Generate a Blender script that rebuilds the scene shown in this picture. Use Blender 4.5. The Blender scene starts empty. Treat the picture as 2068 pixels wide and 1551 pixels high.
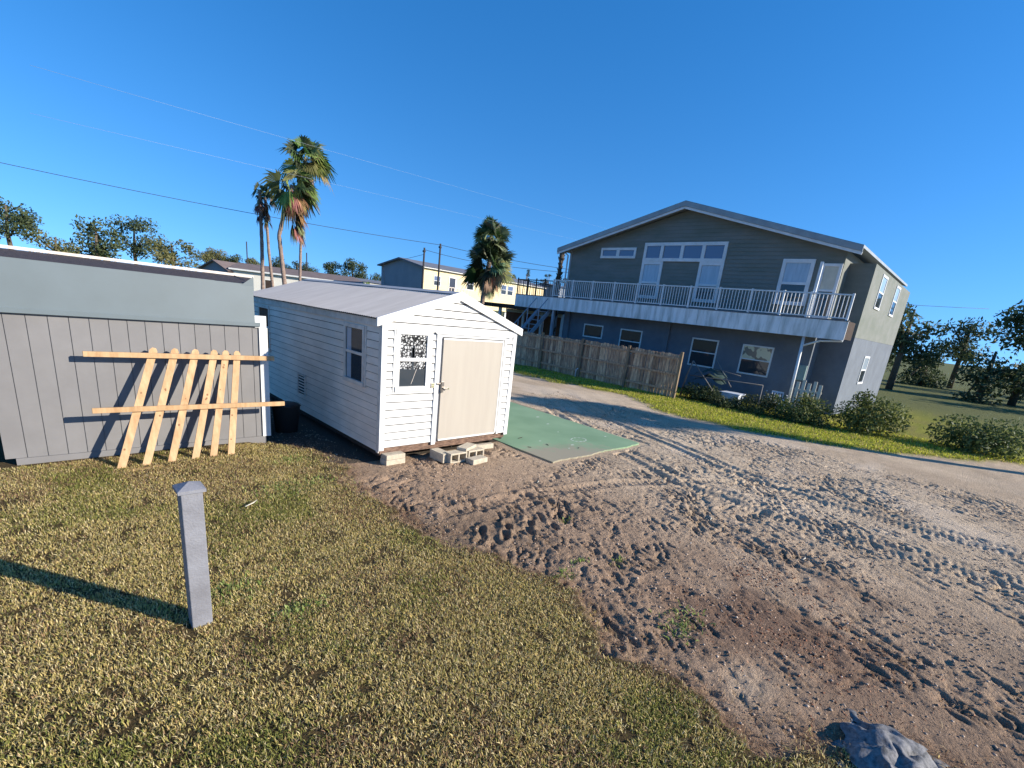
import bpy, math, random
import numpy as np
from mathutils import Vector, Matrix
R = math.radians
sc = bpy.context.scene
C = sc.collection
random.seed(7)
rng = np.random.default_rng(11)

# ---------------------------------------------------------------- camera, sky, sun, exposure
cam_d = bpy.data.cameras.new('camera'); cam = bpy.data.objects.new('camera', cam_d); C.objects.link(cam); sc.camera = cam
cam_d.sensor_fit = 'HORIZONTAL'; cam_d.sensor_width = 36.0
cam_d.lens = 36.0 * 956.45 / 2068.0
cam_d.shift_x = -(1053.08 - 1034.0) / 2068.0
cam_d.shift_y = (906.58 - 775.5) / 2068.0
cam_d.clip_start = 0.05; cam_d.clip_end = 3000
yaw, pitch, roll = 0.8167, 0.2791, 0.1165
f = Vector((math.sin(yaw) * math.cos(pitch), math.cos(yaw) * math.cos(pitch), -math.sin(pitch)))
r = Vector((math.cos(yaw), -math.sin(yaw), 0)); u = r.cross(f)
r2 = math.cos(roll) * r + math.sin(roll) * u
u2 = -math.sin(roll) * r + math.cos(roll) * u
m3 = Matrix((r2, u2, -f)).transposed()
cam.matrix_world = Matrix.Translation((-3.9668, -7.0438, 2.7618)) @ m3.to_4x4()

SUN_EL = R(22.5)
sx, sy = 0.535, -0.845
SUN = Vector((sx * math.cos(SUN_EL), sy * math.cos(SUN_EL), math.sin(SUN_EL))).normalized()
w = bpy.data.worlds.new('World'); sc.world = w; w.use_nodes = True
nt = w.node_tree; nt.nodes.clear()
sky = nt.nodes.new('ShaderNodeTexSky'); sky.sky_type = 'NISHITA'; sky.sun_disc = False
sky.sun_elevation = SUN_EL; sky.sun_rotation = math.atan2(sx, sy)
sky.altitude = 0; sky.air_density = 1.25; sky.dust_density = 0.15; sky.ozone_density = 4.0
hs = nt.nodes.new('ShaderNodeHueSaturation'); hs.inputs['Saturation'].default_value = 1.30; hs.inputs['Hue'].default_value = 0.5
bg = nt.nodes.new('ShaderNodeBackground'); bg.inputs['Strength'].default_value = 0.142
out = nt.nodes.new('ShaderNodeOutputWorld')
tcw = nt.nodes.new('ShaderNodeTexCoord'); vm = nt.nodes.new('ShaderNodeVectorMath'); vm.operation = 'ADD'; vm.inputs[1].default_value = (0, 0, .21)
nt.links.new(tcw.outputs['Generated'], vm.inputs[0]); nt.links.new(vm.outputs[0], sky.inputs['Vector'])
nt.links.new(sky.outputs[0], hs.inputs['Color']); tm = nt.nodes.new('ShaderNodeMix'); tm.data_type = 'RGBA'; tm.blend_type = 'MULTIPLY'; tm.inputs['Factor'].default_value = 1; tm.inputs['B'].default_value = (1.0, .985, 1.10, 1)
nt.links.new(hs.outputs[0], tm.inputs['A']); nt.links.new(tm.outputs['Result'], bg.inputs['Color']); nt.links.new(bg.outputs[0], out.inputs['Surface'])
sun_d = bpy.data.lights.new('sun', 'SUN'); sun_d.energy = 5.0; sun_d.angle = R(0.53); sun_d.color = (1.0, 0.91, 0.78)
sun = bpy.data.objects.new('sun', sun_d); C.objects.link(sun)
sun.rotation_euler = (-SUN).to_track_quat('-Z', 'Y').to_euler()
sc.view_settings.view_transform = 'Standard'; sc.view_settings.look = 'None'
sc.view_settings.exposure = 0.68; sc.view_settings.gamma = 1
sc.cycles.max_bounces = 6; sc.cycles.diffuse_bounces = 3; sc.cycles.transparent_max_bounces = 8

# ---------------------------------------------------------------- helpers
def link(o, parent=None):
    C.objects.link(o)
    if parent is not None: o.parent = parent
    return o
def tag(o, label=None, cat=None, group=None, kind=None):
    if label: o['label'] = label
    if cat: o['category'] = cat
    if group: o['group'] = group
    if kind: o['kind'] = kind
    return o
def thing(name, label, cat, loc=(0, 0, 0), group=None):
    o = bpy.data.objects.new(name, None); o.empty_display_size = 0.2
    link(o); o.location = loc
    return tag(o, label, cat, group)
class MB:
    """collects world-space polygons; build() makes one mesh object"""
    def __init__(s): s.v = []; s.f = []; s.m = []; s.mi = 0; s.smooth = []; s.sm = False
    def poly(s, pts):
        b = len(s.v); s.v.extend([tuple(p) for p in pts]); s.f.append(tuple(range(b, b + len(pts)))); s.m.append(s.mi); s.smooth.append(s.sm)
    def mesh(s, vs, fs):
        b = len(s.v); s.v.extend([tuple(p) for p in vs])
        for q in fs: s.f.append(tuple(b + i for i in q)); s.m.append(s.mi); s.smooth.append(s.sm)
    def box(s, a, b):
        s.obox(Vector((0, 0, 0)), Vector((1, 0, 0)), Vector((0, 1, 0)), Vector((0, 0, 1)), a[0], b[0], a[1], b[1], a[2], b[2])
    def obox(s, O, U, V, N, u0, u1, v0, v1, n0, n1):
        O = Vector(O); U = Vector(U); V = Vector(V); N = Vector(N)
        P = [O + U * a + V * b + N * c for c in (n0, n1) for b in (v0, v1) for a in (u0, u1)]
        fs = [(0, 2, 3, 1), (4, 5, 7, 6), (0, 1, 5, 4), (2, 6, 7, 3), (0, 4, 6, 2), (1, 3, 7, 5)]
        if U.cross(V).dot(N) * (u1 - u0) * (v1 - v0) * (n1 - n0) < 0: fs = [q[::-1] for q in fs]
        s.mesh(P, fs)
    def bar(s, p, q, w_, d_, up=(0, 0, 1)):
        p = Vector(p); q = Vector(q); t = (q - p); L = t.length; t.normalize()
        up = Vector(up)
        if abs(t.dot(up)) > 0.98: up = Vector((1, 0, 0))
        a = t.cross(up).normalized(); b = a.cross(t)
        s.obox(p, a, b, t, -w_ / 2, w_ / 2, -d_ / 2, d_ / 2, 0, L)
    def tube(s, pts, rad, n=8, cap=True):
        pts = [Vector(p) for p in pts]; rs = rad if isinstance(rad, (list, tuple)) else [rad] * len(pts)
        rings = []; pa = None
        for i, p in enumerate(pts):
            t = (pts[min(i + 1, len(pts) - 1)] - pts[max(i - 1, 0)]).normalized()
            if pa is None:
                h = Vector((0, 0, 1)) if abs(t.z) < .9 else Vector((1, 0, 0)); pa = t.cross(h).normalized()
            pa = (pa - t * pa.dot(t)).normalized(); pb = t.cross(pa)
            rings.append([p + (pa * math.cos(2 * math.pi * k / n) + pb * math.sin(2 * math.pi * k / n)) * rs[i] for k in range(n)])
        vs = [q for rg in rings for q in rg]; fs = []
        for i in range(len(rings) - 1):
            for k in range(n):
                a = i * n + k; b = i * n + (k + 1) % n; fs.append((a, b, b + n, a + n))
        if cap: fs.append(tuple(range(n))[::-1]); fs.append(tuple((len(rings) - 1) * n + k for k in range(n)))
        sm = s.sm; s.sm = True; s.mesh(vs, fs); s.sm = sm
    def build(s, name, mats, parent=None, bevel=0):
        me = bpy.data.meshes.new(name)
        off = Vector(parent.location) if parent is not None else Vector((0, 0, 0))
        p = parent
        if p is not None:
            p = parent.parent
            while p is not None: off += Vector(p.location); p = p.parent
        me.from_pydata([(x - off.x, y - off.y, z - off.z) for x, y, z in s.v], [], s.f)
        if not isinstance(mats, (list, tuple)): mats = [mats]
        for m in mats: me.materials.append(m)
        me.polygons.foreach_set('material_index', s.m); me.polygons.foreach_set('use_smooth', s.smooth)
        me.update()
        o = bpy.data.objects.new(name, me); link(o, parent)
        if bevel:
            b = o.modifiers.new('bevel', 'BEVEL'); b.width = bevel; b.segments = 2; b.limit_method = 'ANGLE'
        return o
def fastmesh(name, V, F, mat, parent=None, colors=None, smooth=False):
    """V (n,3) array, F (m,k) array of equal-size faces"""
    me = bpy.data.meshes.new(name); k = F.shape[1]
    off = np.array(parent.location) if parent is not None else 0
    me.vertices.add(len(V)); me.vertices.foreach_set('co', (V - off).astype(np.float32).ravel())
    me.loops.add(F.size); me.loops.foreach_set('vertex_index', F.astype(np.int32).ravel())
    me.polygons.add(len(F)); me.polygons.foreach_set('loop_start', np.arange(0, F.size, k, dtype=np.int32))
    if smooth: me.polygons.foreach_set('use_smooth', np.ones(len(F), bool))
    if colors is not None:
        at = me.attributes.new('tint', 'FLOAT_COLOR', 'POINT')
        c4 = np.ones((len(V), 4), np.float32); c4[:, :3] = colors; at.data.foreach_set('color', c4.ravel())
    me.materials.append(mat); me.update(calc_edges=True); me.validate()
    o = bpy.data.objects.new(name, me); link(o, parent); return o

# ---------------------------------------------------------------- materials
def mat(name, col, rough=.7, var=0.0, scale=3.0, bump=0.0, bscale=40.0, metal=0.0, col2=None, stretch=(1, 1, 1), spec=.4, detail=6, coord='Object', thr=(0.35, 0.65)):
    m = bpy.data.materials.new(name); m.use_nodes = True; n = m.node_tree.nodes; L = m.node_tree.links
    b = n['Principled BSDF']; b.inputs['Roughness'].default_value = rough; b.inputs['Metallic'].default_value = metal
    b.inputs['Specular IOR Level'].default_value = spec
    c = (*col, 1)
    if var > 0 or col2 is not None:
        tc = n.new('ShaderNodeTexCoord'); mp = n.new('ShaderNodeMapping'); mp.inputs['Scale'].default_value = stretch
        L.new(tc.outputs[coord], mp.inputs['Vector'])
        t = n.new('ShaderNodeTexNoise'); t.inputs['Scale'].default_value = scale; t.inputs['Detail'].default_value = detail; t.inputs['Roughness'].default_value = .65
        L.new(mp.outputs[0], t.inputs['Vector'])
        rp = n.new('ShaderNodeValToRGB'); L.new(t.outputs['Fac'], rp.inputs['Fac'])
        rp.color_ramp.elements[0].position = thr[0]; rp.color_ramp.elements[1].position = thr[1]
        if col2 is None: col2 = tuple(x * (1 - var) for x in col)
        rp.color_ramp.elements[0].color = (*col2, 1); rp.color_ramp.elements[1].color = c
        L.new(rp.outputs[0], b.inputs['Base Color'])
        if bump:
            t2 = n.new('ShaderNodeTexNoise'); t2.inputs['Scale'].default_value = bscale; t2.inputs['Detail'].default_value = 4
            L.new(mp.outputs[0], t2.inputs['Vector'])
            bp = n.new('ShaderNodeBump'); bp.inputs['Strength'].default_value = bump; bp.inputs['Distance'].default_value = .02
            L.new(t2.outputs['Fac'], bp.inputs['Height']); L.new(bp.outputs[0], b.inputs['Normal'])
    else: b.inputs['Base Color'].default_value = c
    return m
def mat_tint(name, rough=.6, trans=0.25, spec=.3):
    m = bpy.data.materials.new(name); m.use_nodes = True; n = m.node_tree.nodes; L = m.node_tree.links
    b = n['Principled BSDF']; b.inputs['Roughness'].default_value = rough; b.inputs['Specular IOR Level'].default_value = spec
    a = n.new('ShaderNodeAttribute'); a.attribute_name = 'tint'
    L.new(a.outputs['Color'], b.inputs['Base Color'])
    if trans:
        tr = n.new('ShaderNodeBsdfTranslucent'); L.new(a.outputs['Color'], tr.inputs['Color'])
        mx = n.new('ShaderNodeMixShader'); mx.inputs[0].default_value = trans
        L.new(b.outputs[0], mx.inputs[1]); L.new(tr.outputs[0], mx.inputs[2]); L.new(mx.outputs[0], n['Material Output'].inputs['Surface'])
    return m
M = {}
M['vinyl'] = mat('white_vinyl', (.66, .66, .635), .45, scale=2.5, col2=(.55, .55, .525), bump=.05, bscale=60)
M['vinyl_dirty_lifted'] = mat('weathered_vinyl_shade_lifted', (.93, .79, .66), .6, scale=2.2, col2=(.70, .58, .47), stretch=(1, .55, 1.8), detail=9, thr=(.3, .68), bump=.06, bscale=50)  # mottled dirt; base lightened and warmed to offset the side's blue shade
M['trim'] = mat('white_trim', (.74, .74, .71), .4, scale=4, col2=(.64, .64, .61))
M['trim_dirty'] = mat('weathered_trim', (.78, .69, .60), .5, scale=5, col2=(.58, .51, .44), detail=8)
M['roofmetal'] = mat('corrugated_metal', (.60, .55, .49), .5, scale=1.1, col2=(.51, .465, .41), stretch=(.6, 3, 1), metal=.25, detail=8)
M['door'] = mat('cream_door_paint', (.42, .38, .315), .5, scale=1.5, col2=(.39, .35, .29), stretch=(5, 5, .5), detail=8)
M['galv'] = mat('galvanised_edge', (.45, .46, .48), .4, metal=.5, var=.2)
M['rotwood'] = mat('rotten_timber', (.30, .19, .13), .85, scale=9, col2=(.07, .04, .03), stretch=(1, 1, 6), bump=.5, bscale=60, detail=9)
M['darkwood'] = mat('dark_beam', (.06, .04, .03), .9, var=.4, scale=6)
M['cmu'] = mat('concrete_block', (.56, .49, .37), .9, scale=14, col2=(.43, .37, .28), bump=.4, bscale=120, detail=8)
M['glass'] = mat('dark_glass', (.035, .045, .055), .04, spec=.6)
M['glassblue'] = mat('window_blind_behind_glass', (.42, .50, .58), .12, spec=.6, scale=2, col2=(.30, .38, .46), stretch=(1, 4, .5))
M['black'] = mat('black_metal', (.015, .015, .016), .5)
M['chrome'] = mat('latch_metal', (.35, .32, .28), .3, metal=.9)
M['olive'] = mat('olive_plastic', (.28, .29, .14), .5)
M['greyshed'] = mat('grey_panel', (.205, .20, .198), .6, scale=1.5, col2=(.175, .17, .168), bump=.08, bscale=90)
M['greylight'] = mat('light_grey_panel', (.14, .175, .19), .5, scale=.9, col2=(.125, .155, .165))
M['shingle'] = mat('dark_shingles', (.07, .055, .055), .9, scale=25, col2=(.03, .025, .028), bump=.5, bscale=80)
M['pine'] = mat('new_pine', (.56, .375, .20), .7, scale=2.4, col2=(.40, .235, .11), stretch=(5, 5, .7), detail=9, bump=.15, bscale=50)
M['fencewood'] = mat('weathered_fence', (.56, .38, .24), .9, scale=5, col2=(.23, .145, .095), stretch=(3, 3, .6), detail=9, bump=.3, bscale=40)
M['fencewood2'] = mat('weathered_fence_light', (.72, .51, .32), .9, scale=5, col2=(.34, .22, .14), stretch=(3, 3, .6), detail=9)
M['fencewood3'] = mat('weathered_fence_dark', (.40, .26, .16), .9, scale=5, col2=(.14, .09, .06), stretch=(3, 3, .6), detail=9)
M['fencepost'] = mat('fence_post', (.30, .22, .135), .9, scale=5, col2=(.16, .115, .075), stretch=(3, 3, .6), detail=9)
M['knot'] = mat('pine_knot', (.25, .13, .06), .8)
M['slab'] = None
M['lapshade'] = mat('painted_lap_shadow', (.09, .085, .08), .9, scale=2.5, col2=(.03, .028, .025))  # dark strip painted for the shadow under each front lap
M['lapshade2'] = mat('painted_side_lap_shadow', (.20, .18, .16), .9, scale=3, col2=(.08, .075, .07))  # painted lap shadow for the long side wall
M['stucco'] = mat('slate_stucco', (.155, .18, .215), .9, scale=1.2, col2=(.12, .14, .17), bump=.2, bscale=90)
M['lap'] = mat('sage_lap_siding', (.195, .205, .19), .8, scale=.9, col2=(.14, .16, .135), stretch=(1, .6, 2), detail=9)
M['fascia'] = mat('stained_white_fascia', (.78, .80, .80), .6, scale=1.6, col2=(.42, .45, .43), stretch=(1, 2.2, .35), detail=9, thr=(.33, .58))
M['housewhite'] = mat('house_white_trim', (.72, .74, .75), .5, scale=3, col2=(.60, .62, .62))
M['roofedge'] = mat('grey_roof_metal', (.33, .36, .37), .5, scale=2, col2=(.26, .28, .29), metal=.2)
M['bronze'] = mat('dark_rail', (.05, .045, .04), .5)
M['cream'] = mat('cream_siding', (.86, .71, .42), .8, scale=.5, col2=(.78, .64, .38), stretch=(1, 1, 3))
M['whitewall'] = mat('offwhite_siding', (.72, .70, .62), .8, scale=.5, col2=(.66, .64, .57), stretch=(1, 1, 3))
M['bluegrey'] = mat('blue_grey_wall_and_shade', (.26, .29, .33), .8, scale=.7, col2=(.22, .25, .29))  # grey of the far house; doubles as painted shade on two gables
M['brownroof'] = mat('brown_shingles', (.20, .155, .14), .9, scale=1.5, col2=(.15, .115, .105), detail=9, bump=.3, bscale=8)
M['greyroof'] = mat('blue_grey_roof', (.17, .18, .21), .8, var=.2, scale=1)
M['trunk'] = mat('palm_trunk', (.34, .25, .20), .95, scale=4, col2=(.17, .125, .105), stretch=(1, 1, 4), detail=9, bump=.8, bscale=12)
M['bark'] = mat('tree_bark', (.14, .11, .08), .95, var=.4, scale=3)
M['pole'] = mat('wooden_pole', (.05, .048, .05), .9, var=.3, scale=4)
M['wire'] = mat('black_wire', (.05, .05, .055), .6)
M['wirelight'] = mat('pale_wire', (.30, .36, .42), .5)
M['leaf'] = mat_tint('leaves', trans=.3)
M['grass'] = mat_tint('grass_blades', rough=.75, trans=.42, spec=.15)
M['stones'] = mat_tint('soil_clods', rough=.95, trans=0, spec=.1)
M['steel'] = mat('galvanised_stair', (.34, .37, .42), .5, metal=.3, var=.15)
M['brownpanel'] = mat('brown_wood_panel', (.20, .075, .03), .8, scale=2, col2=(.11, .035, .015), stretch=(3, 3, .4))
M['cabinet'] = mat('grey_paint', (.24, .245, .27), .6, scale=4, col2=(.17, .17, .185), detail=8, bump=.2, bscale=60)
M['tarp'] = mat('blue_grey_tarp', (.24, .235, .235), .8, scale=22, col2=(.06, .065, .07), detail=8, bump=.6, bscale=14)
M['teal'] = mat('teal_box', (.20, .30, .30), .6, var=.1)
M['paleyellow'] = mat('pale_board', (.62, .58, .47), .7, var=.15)
M['carpaint'] = mat('dark_car_paint', (.03, .035, .05), .2, spec=.7)
M['whiteplastic'] = mat('white_plastic', (.62, .66, .72), .5, var=.15)
M['greentarp'] = mat('green_canvas', (.035, .07, .06), .8, var=.3)
M['rubber'] = mat('rubber', (.02, .02, .02), .8)
M['chalk'] = mat('chalk_mark', (.62, .70, .58), .9, var=.35, scale=30)
M['rust'] = mat('rusty_pole', (.22, .2, .18), .7, var=.4, scale=6)

def slab_mat():
    m = bpy.data.materials.new('green_painted_concrete'); m.use_nodes = True; n = m.node_tree.nodes; L = m.node_tree.links
    b = n['Principled BSDF']; b.inputs['Roughness'].default_value = .8
    tc = n.new('ShaderNodeTexCoord')
    t1 = n.new('ShaderNodeTexNoise'); t1.inputs['Scale'].default_value = .9; t1.inputs['Detail'].default_value = 8
    t2 = n.new('ShaderNodeTexNoise'); t2.inputs['Scale'].default_value = 6; t2.inputs['Detail'].default_value = 9; t2.inputs['Roughness'].default_value = .7
    L.new(tc.outputs['Object'], t1.inputs['Vector']); L.new(tc.outputs['Object'], t2.inputs['Vector'])
    # sand drifted over the edge nearest the dirt (y small): worn patch with its own shape
    sp = n.new('ShaderNodeSeparateXYZ'); L.new(tc.outputs['Object'], sp.inputs[0])
    mr = n.new('ShaderNodeMapRange'); mr.inputs['From Min'].default_value = -.15; mr.inputs['From Max'].default_value = -1.35; L.new(sp.outputs['Y'], mr.inputs['Value'])
    mr2 = n.new('ShaderNodeMapRange'); mr2.inputs['From Min'].default_value = 5.6; mr2.inputs['From Max'].default_value = 3.0; L.new(sp.outputs['X'], mr2.inputs['Value'])
    mu = n.new('ShaderNodeMath'); mu.operation = 'MULTIPLY'; L.new(mr.outputs[0], mu.inputs[0]); L.new(mr2.outputs[0], mu.inputs[1])
    ad = n.new('ShaderNodeMath'); ad.operation = 'ADD'; L.new(mu.outputs[0], ad.inputs[0]); L.new(t2.outputs['Fac'], ad.inputs[1])
    rp = n.new('ShaderNodeValToRGB'); rp.color_ramp.elements[0].position = .62; rp.color_ramp.elements[1].position = .95
    rp.color_ramp.elements[0].color = (0, 0, 0, 1); rp.color_ramp.elements[1].color = (1, 1, 1, 1); L.new(ad.outputs[0], rp.inputs[0])
    g = n.new('ShaderNodeValToRGB'); L.new(t1.outputs['Fac'], g.inputs[0])
    g.color_ramp.elements[0].position = .35; g.color_ramp.elements[0].color = (.17, .28, .155, 1); g.color_ramp.elements[1].position = .65; g.color_ramp.elements[1].color = (.225, .345, .20, 1)
    mx = n.new('ShaderNodeMix'); mx.data_type = 'RGBA'; mx.inputs['B'].default_value = (.30, .27, .19, 1)
    L.new(rp.outputs[0], mx.inputs['Factor']); L.new(g.outputs[0], mx.inputs['A']); L.new(mx.outputs['Result'], b.inputs['Base Color'])
    bp = n.new('ShaderNodeBump'); bp.inputs['Strength'].default_value = .2; bp.inputs['Distance'].default_value = .01; L.new(t2.outputs['Fac'], bp.inputs['Height']); L.new(bp.outputs[0], b.inputs['Normal'])
    return m
M['slab'] = slab_mat()
def reflection_glass():
    """tree reflection painted into the pane colour: pale cells with dark joints"""
    m = bpy.data.materials.new('painted_tree_reflection'); m.use_nodes = True; n = m.node_tree.nodes; L = m.node_tree.links
    b = n['Principled BSDF']; b.inputs['Roughness'].default_value = .25
    tc = n.new('ShaderNodeTexCoord'); mp = n.new('ShaderNodeMapping'); mp.inputs['Scale'].default_value = (1, 1, 1); L.new(tc.outputs['Object'], mp.inputs['Vector'])
    ns = n.new('ShaderNodeTexNoise'); ns.inputs['Scale'].default_value = 14; L.new(mp.outputs[0], ns.inputs['Vector'])
    mxv = n.new('ShaderNodeMix'); mxv.data_type = 'VECTOR'; mxv.inputs['Factor'].default_value = .06; L.new(mp.outputs[0], mxv.inputs['A']); L.new(ns.outputs['Color'], mxv.inputs['B'])
    v = n.new('ShaderNodeTexVoronoi'); v.feature = 'DISTANCE_TO_EDGE'; v.inputs['Scale'].default_value = 24; v.inputs['Randomness'].default_value = 1; L.new(mxv.outputs['Result'], v.inputs['Vector'])
    rp = n.new('ShaderNodeValToRGB'); rp.color_ramp.elements[0].position = .09; rp.color_ramp.elements[1].position = .24
    rp.color_ramp.elements[0].color = (.03, .035, .04, 1); rp.color_ramp.elements[1].color = (.62, .63, .62, 1); L.new(v.outputs['Distance'], rp.inputs[0])
    v2 = n.new('ShaderNodeTexVoronoi'); v2.inputs['Scale'].default_value = 24; L.new(mxv.outputs['Result'], v2.inputs['Vector'])
    cr = n.new('ShaderNodeValToRGB'); cr.color_ramp.elements[0].position = .15; cr.color_ramp.elements[0].color = (.12, .12, .12, 1); cr.color_ramp.elements[1].position = .6; cr.color_ramp.elements[1].color = (1, 1, 1, 1)
    L.new(v2.outputs['Color'], cr.inputs[0])
    mm = n.new('ShaderNodeMix'); mm.data_type = 'RGBA'; mm.blend_type = 'MULTIPLY'; mm.inputs['Factor'].default_value = 1
    L.new(rp.outputs[0], mm.inputs['A']); L.new(cr.outputs[0], mm.inputs['B']); L.new(mm.outputs['Result'], b.inputs['Base Color']); b.inputs['Roughness'].default_value = .12
    return m
M['paintedreflection'] = reflection_glass()  # pane colours imitate a tree reflected against bright sky

# ---------------------------------------------------------------- noise utilities
def vnoise(x, y, s, seed=0):
    """smooth value noise"""
    x = np.asarray(x) / s; y = np.asarray(y) / s
    n = 257; t = np.random.default_rng(seed).random((n, n))
    xi = np.floor(x).astype(int); yi = np.floor(y).astype(int); fx = x - xi; fy = y - yi
    fx = fx * fx * (3 - 2 * fx); fy = fy * fy * (3 - 2 * fy)
    a = t[xi % n, yi % n]; b_ = t[(xi + 1) % n, yi % n]; c = t[xi % n, (yi + 1) % n]; d = t[(xi + 1) % n, (yi + 1) % n]
    return (a * (1 - fx) + b_ * fx) * (1 - fy) + (c * (1 - fx) + d * fx) * fy
def fbm(x, y, s, seed=0, o=4, g=.5):
    a = 0; amp = 1; tot = 0
    for k in range(o): a = a + amp * vnoise(x, y, s / 2 ** k, seed + k * 17); tot += amp; amp *= g
    return a / tot
EY = np.array([-30, -8.6, -7.4, -6.9, -6.6, -6.2, -5.8, -5.3, -4.9, -4.4, -3.9, -3.3, -2.1, -1.2, -.7, .2, .9, 1.8, 3, 40.])
EX = np.array([.2, .2, .1, -.35, -.72, -.74, -.68, -.62, -.5, -.4, -.56, -.7, -.83, -.86, -.97, -.72, -.68, -1.2, -1.6, -2.])
GY = np.array([-30, -9, -6, -3.8, -2.2, -.5, 1, 2, 3.2, 5.1, 8.3, 10, 60])
GX = np.array([26, 18, 14, 12.3, 11.3, 11.2, 11.5, 12.1, 12.4, 12.3, 11.9, 11.6, 10])
def lawn_mask(x, y, soft=.10):
    e = np.interp(y, EY, EX) + (fbm(x, y, .6, 5) - .5) * .75 + (fbm(x, y, .13, 8, 2) - .5) * .34
    return np.clip((e - x) / soft + .5, 0, 1)
def weed_mask(x, y):
    e = np.interp(y, GY, GX) + (fbm(x, y, .9, 25) - .5) * 1.2
    return np.clip((x - e) / .4 + .5, 0, 1)
GROOVE = 1.15
marks = []   # footprints / hoof-like pits:  x, y, length, width, angle, depth
for k in range(26):
    px = random.uniform(-.4, 9); py = random.uniform(-7.5, 2.6)
    if 2.7 < px < 6.7 and py > -1.6: continue
    if px < 3.2 and py > -.5: continue
    marks.append((px, py, random.uniform(.10, .19), random.uniform(.035, .065), random.gauss(-.35, .5), random.uniform(.015, .03)))
for k in range(7):     # the track of boots leading across the near dirt
    marks.append((-.35 + k * .19 + random.uniform(-.04, .04), -3.15 - k * .035 + (k % 2) * .22, .13, .05, random.gauss(.9, .3), .06))
tracks = []    # tyre ruts: control (x,y) lists
for off in (0, .42, 1.9, 2.35):
    tracks.append([(11.2 - off * .7, 5.5), (8.6 - off * .8, 1.8), (7.4 - off, -1.4), (6.6 - off, -3.4), (6.4 - off * .9, -5.4), (6.8 - off * .8, -8.5)])
tracks.append([(-.2, -2.3), (1.5, -2.35), (3.2, -2.75), (5., -3.6), (7, -5.2)])
def height(x, y, fine=True):
    x = np.asarray(x, float); y = np.asarray(y, float)
    lm = lawn_mask(x, y); wm = weed_mask(x, y)
    d = (1 - lm) * (1 - wm)
    act = np.clip((np.hypot(x - 3, (y + 3)) < 60), 0, 1)
    h = (fbm(x, y, 2.2, 40, 3) - .5) * .07
    # churned: anisotropic ridges turned ~ -35 deg
    c, s = math.cos(GROOVE), math.sin(GROOVE)
    wx = x + (fbm(x, y, .9, 55, 2) - .5) * .55; wy = y + (fbm(x, y, .9, 57, 2) - .5) * .55
    a = wx * c + wy * s; b = -wx * s + wy * c
    churn = np.clip((fbm(x, y, 1.5, 71, 2) - .30) * 3, .25, 1)
    # smoother packed sand in front of the shed door
    calm = 1 - .8 * np.exp(-(((x - 1.6) / 1.3) ** 2 + ((y + 1.3) / .8) ** 2))
    churn = churn * calm * np.clip((10.9 - x) / .8, .12, 1) * np.clip((y + 8.9) / .8, .12, 1) * np.clip((3.2 - y) / 1.4, .15, 1)
    n_long = fbm(a * .32, b * 1.3, .12, 60, 3, .55)
    rr = 1 - np.abs(2 * n_long - 1)
    gr = np.clip((rr - .86) / .14, 0, 1)                      # narrow gouges
    gate = np.clip((fbm(x, y, .38, 77, 2) - .44) * 7, 0, 1)
    h = h - d * churn * gr * gate * .08
    h = h + d * churn * ((fbm(a * .5, b, .15, 83, 4, .68) - .5) * .085 + (fbm(x, y, .05, 90, 2, .7) - .5) * .045)
    pit = np.clip(.36 - fbm(a * .6, b, .075, 130, 2), 0, 1) * 6
    h = h - d * churn * np.clip(pit, 0, 1) * .03
    if fine:
        for (mx, my, ml, mw, an, de) in marks:
            sel = (np.abs(x - mx) < .4) & (np.abs(y - my) < .4)
            if not sel.any(): continue
            dx = x[sel] - mx; dy = y[sel] - my; ca, sa = math.cos(an), math.sin(an)
            p = dx * ca + dy * sa; q = -dx * sa + dy * ca
            rr2 = (p / ml) ** 2 + (q / mw) ** 2
            h[sel] += (1 - lm[sel]) * (-de * np.exp(-rr2 ** 1.5) + de * .45 * np.exp(-(np.sqrt(rr2) - 1.45) ** 2 * 9))
        for tr in tracks:
            P = np.array(tr); ts = np.linspace(0, len(P) - 1, 60)
            Q = np.c_[np.interp(ts, range(len(P)), P[:, 0]), np.interp(ts, range(len(P)), P[:, 1])]
            dmin = np.full(x.shape, 9.); al = np.zeros(x.shape); acc = 0
            for i in range(len(Q) - 1):
                A = Q[i]; B = Q[i + 1]; v = B - A; L2 = v @ v; L1 = math.sqrt(L2)
                t = np.clip(((x - A[0]) * v[0] + (y - A[1]) * v[1]) / L2, 0, 1)
                dd = np.hypot(x - A[0] - t * v[0], y - A[1] - t * v[1]); up = dd < dmin
                dmin = np.where(up, dd, dmin); al = np.where(up, acc + t * L1, al); acc += L1
            sel = dmin < .4
            prof = -.028 * np.exp(-(dmin / .13) ** 4) + .016 * np.exp(-((dmin - .19) / .05) ** 2) + .009 * np.exp(-(dmin / .12) ** 4) * np.sin(al * 62)
            h = h + np.where(sel, (1 - lm) * prof * .95, 0)
    # lawn is a little proud of the dirt; hollow under the shed
    h = h + lm * .035 + wm * .04
    flat = ((x > 2.75) & (x < 6.5) & (y > -1.55) & (y < 6)).astype(float)
    h = h * (1 - flat) + flat * (-.02)
    g2 = np.clip(1 - np.hypot(np.maximum(np.abs(x - 1.5) - 1.6, 0), np.maximum(np.abs(y - 3.3) - 3.2, 0)) / .5, 0, 1)
    h = h * (1 - g2) - .03 * g2 * (1 - flat)
    far = np.clip((np.hypot(x - 3, y + 2) - 14) / 10, 0, 1)
    return h * (1 - far)

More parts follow.
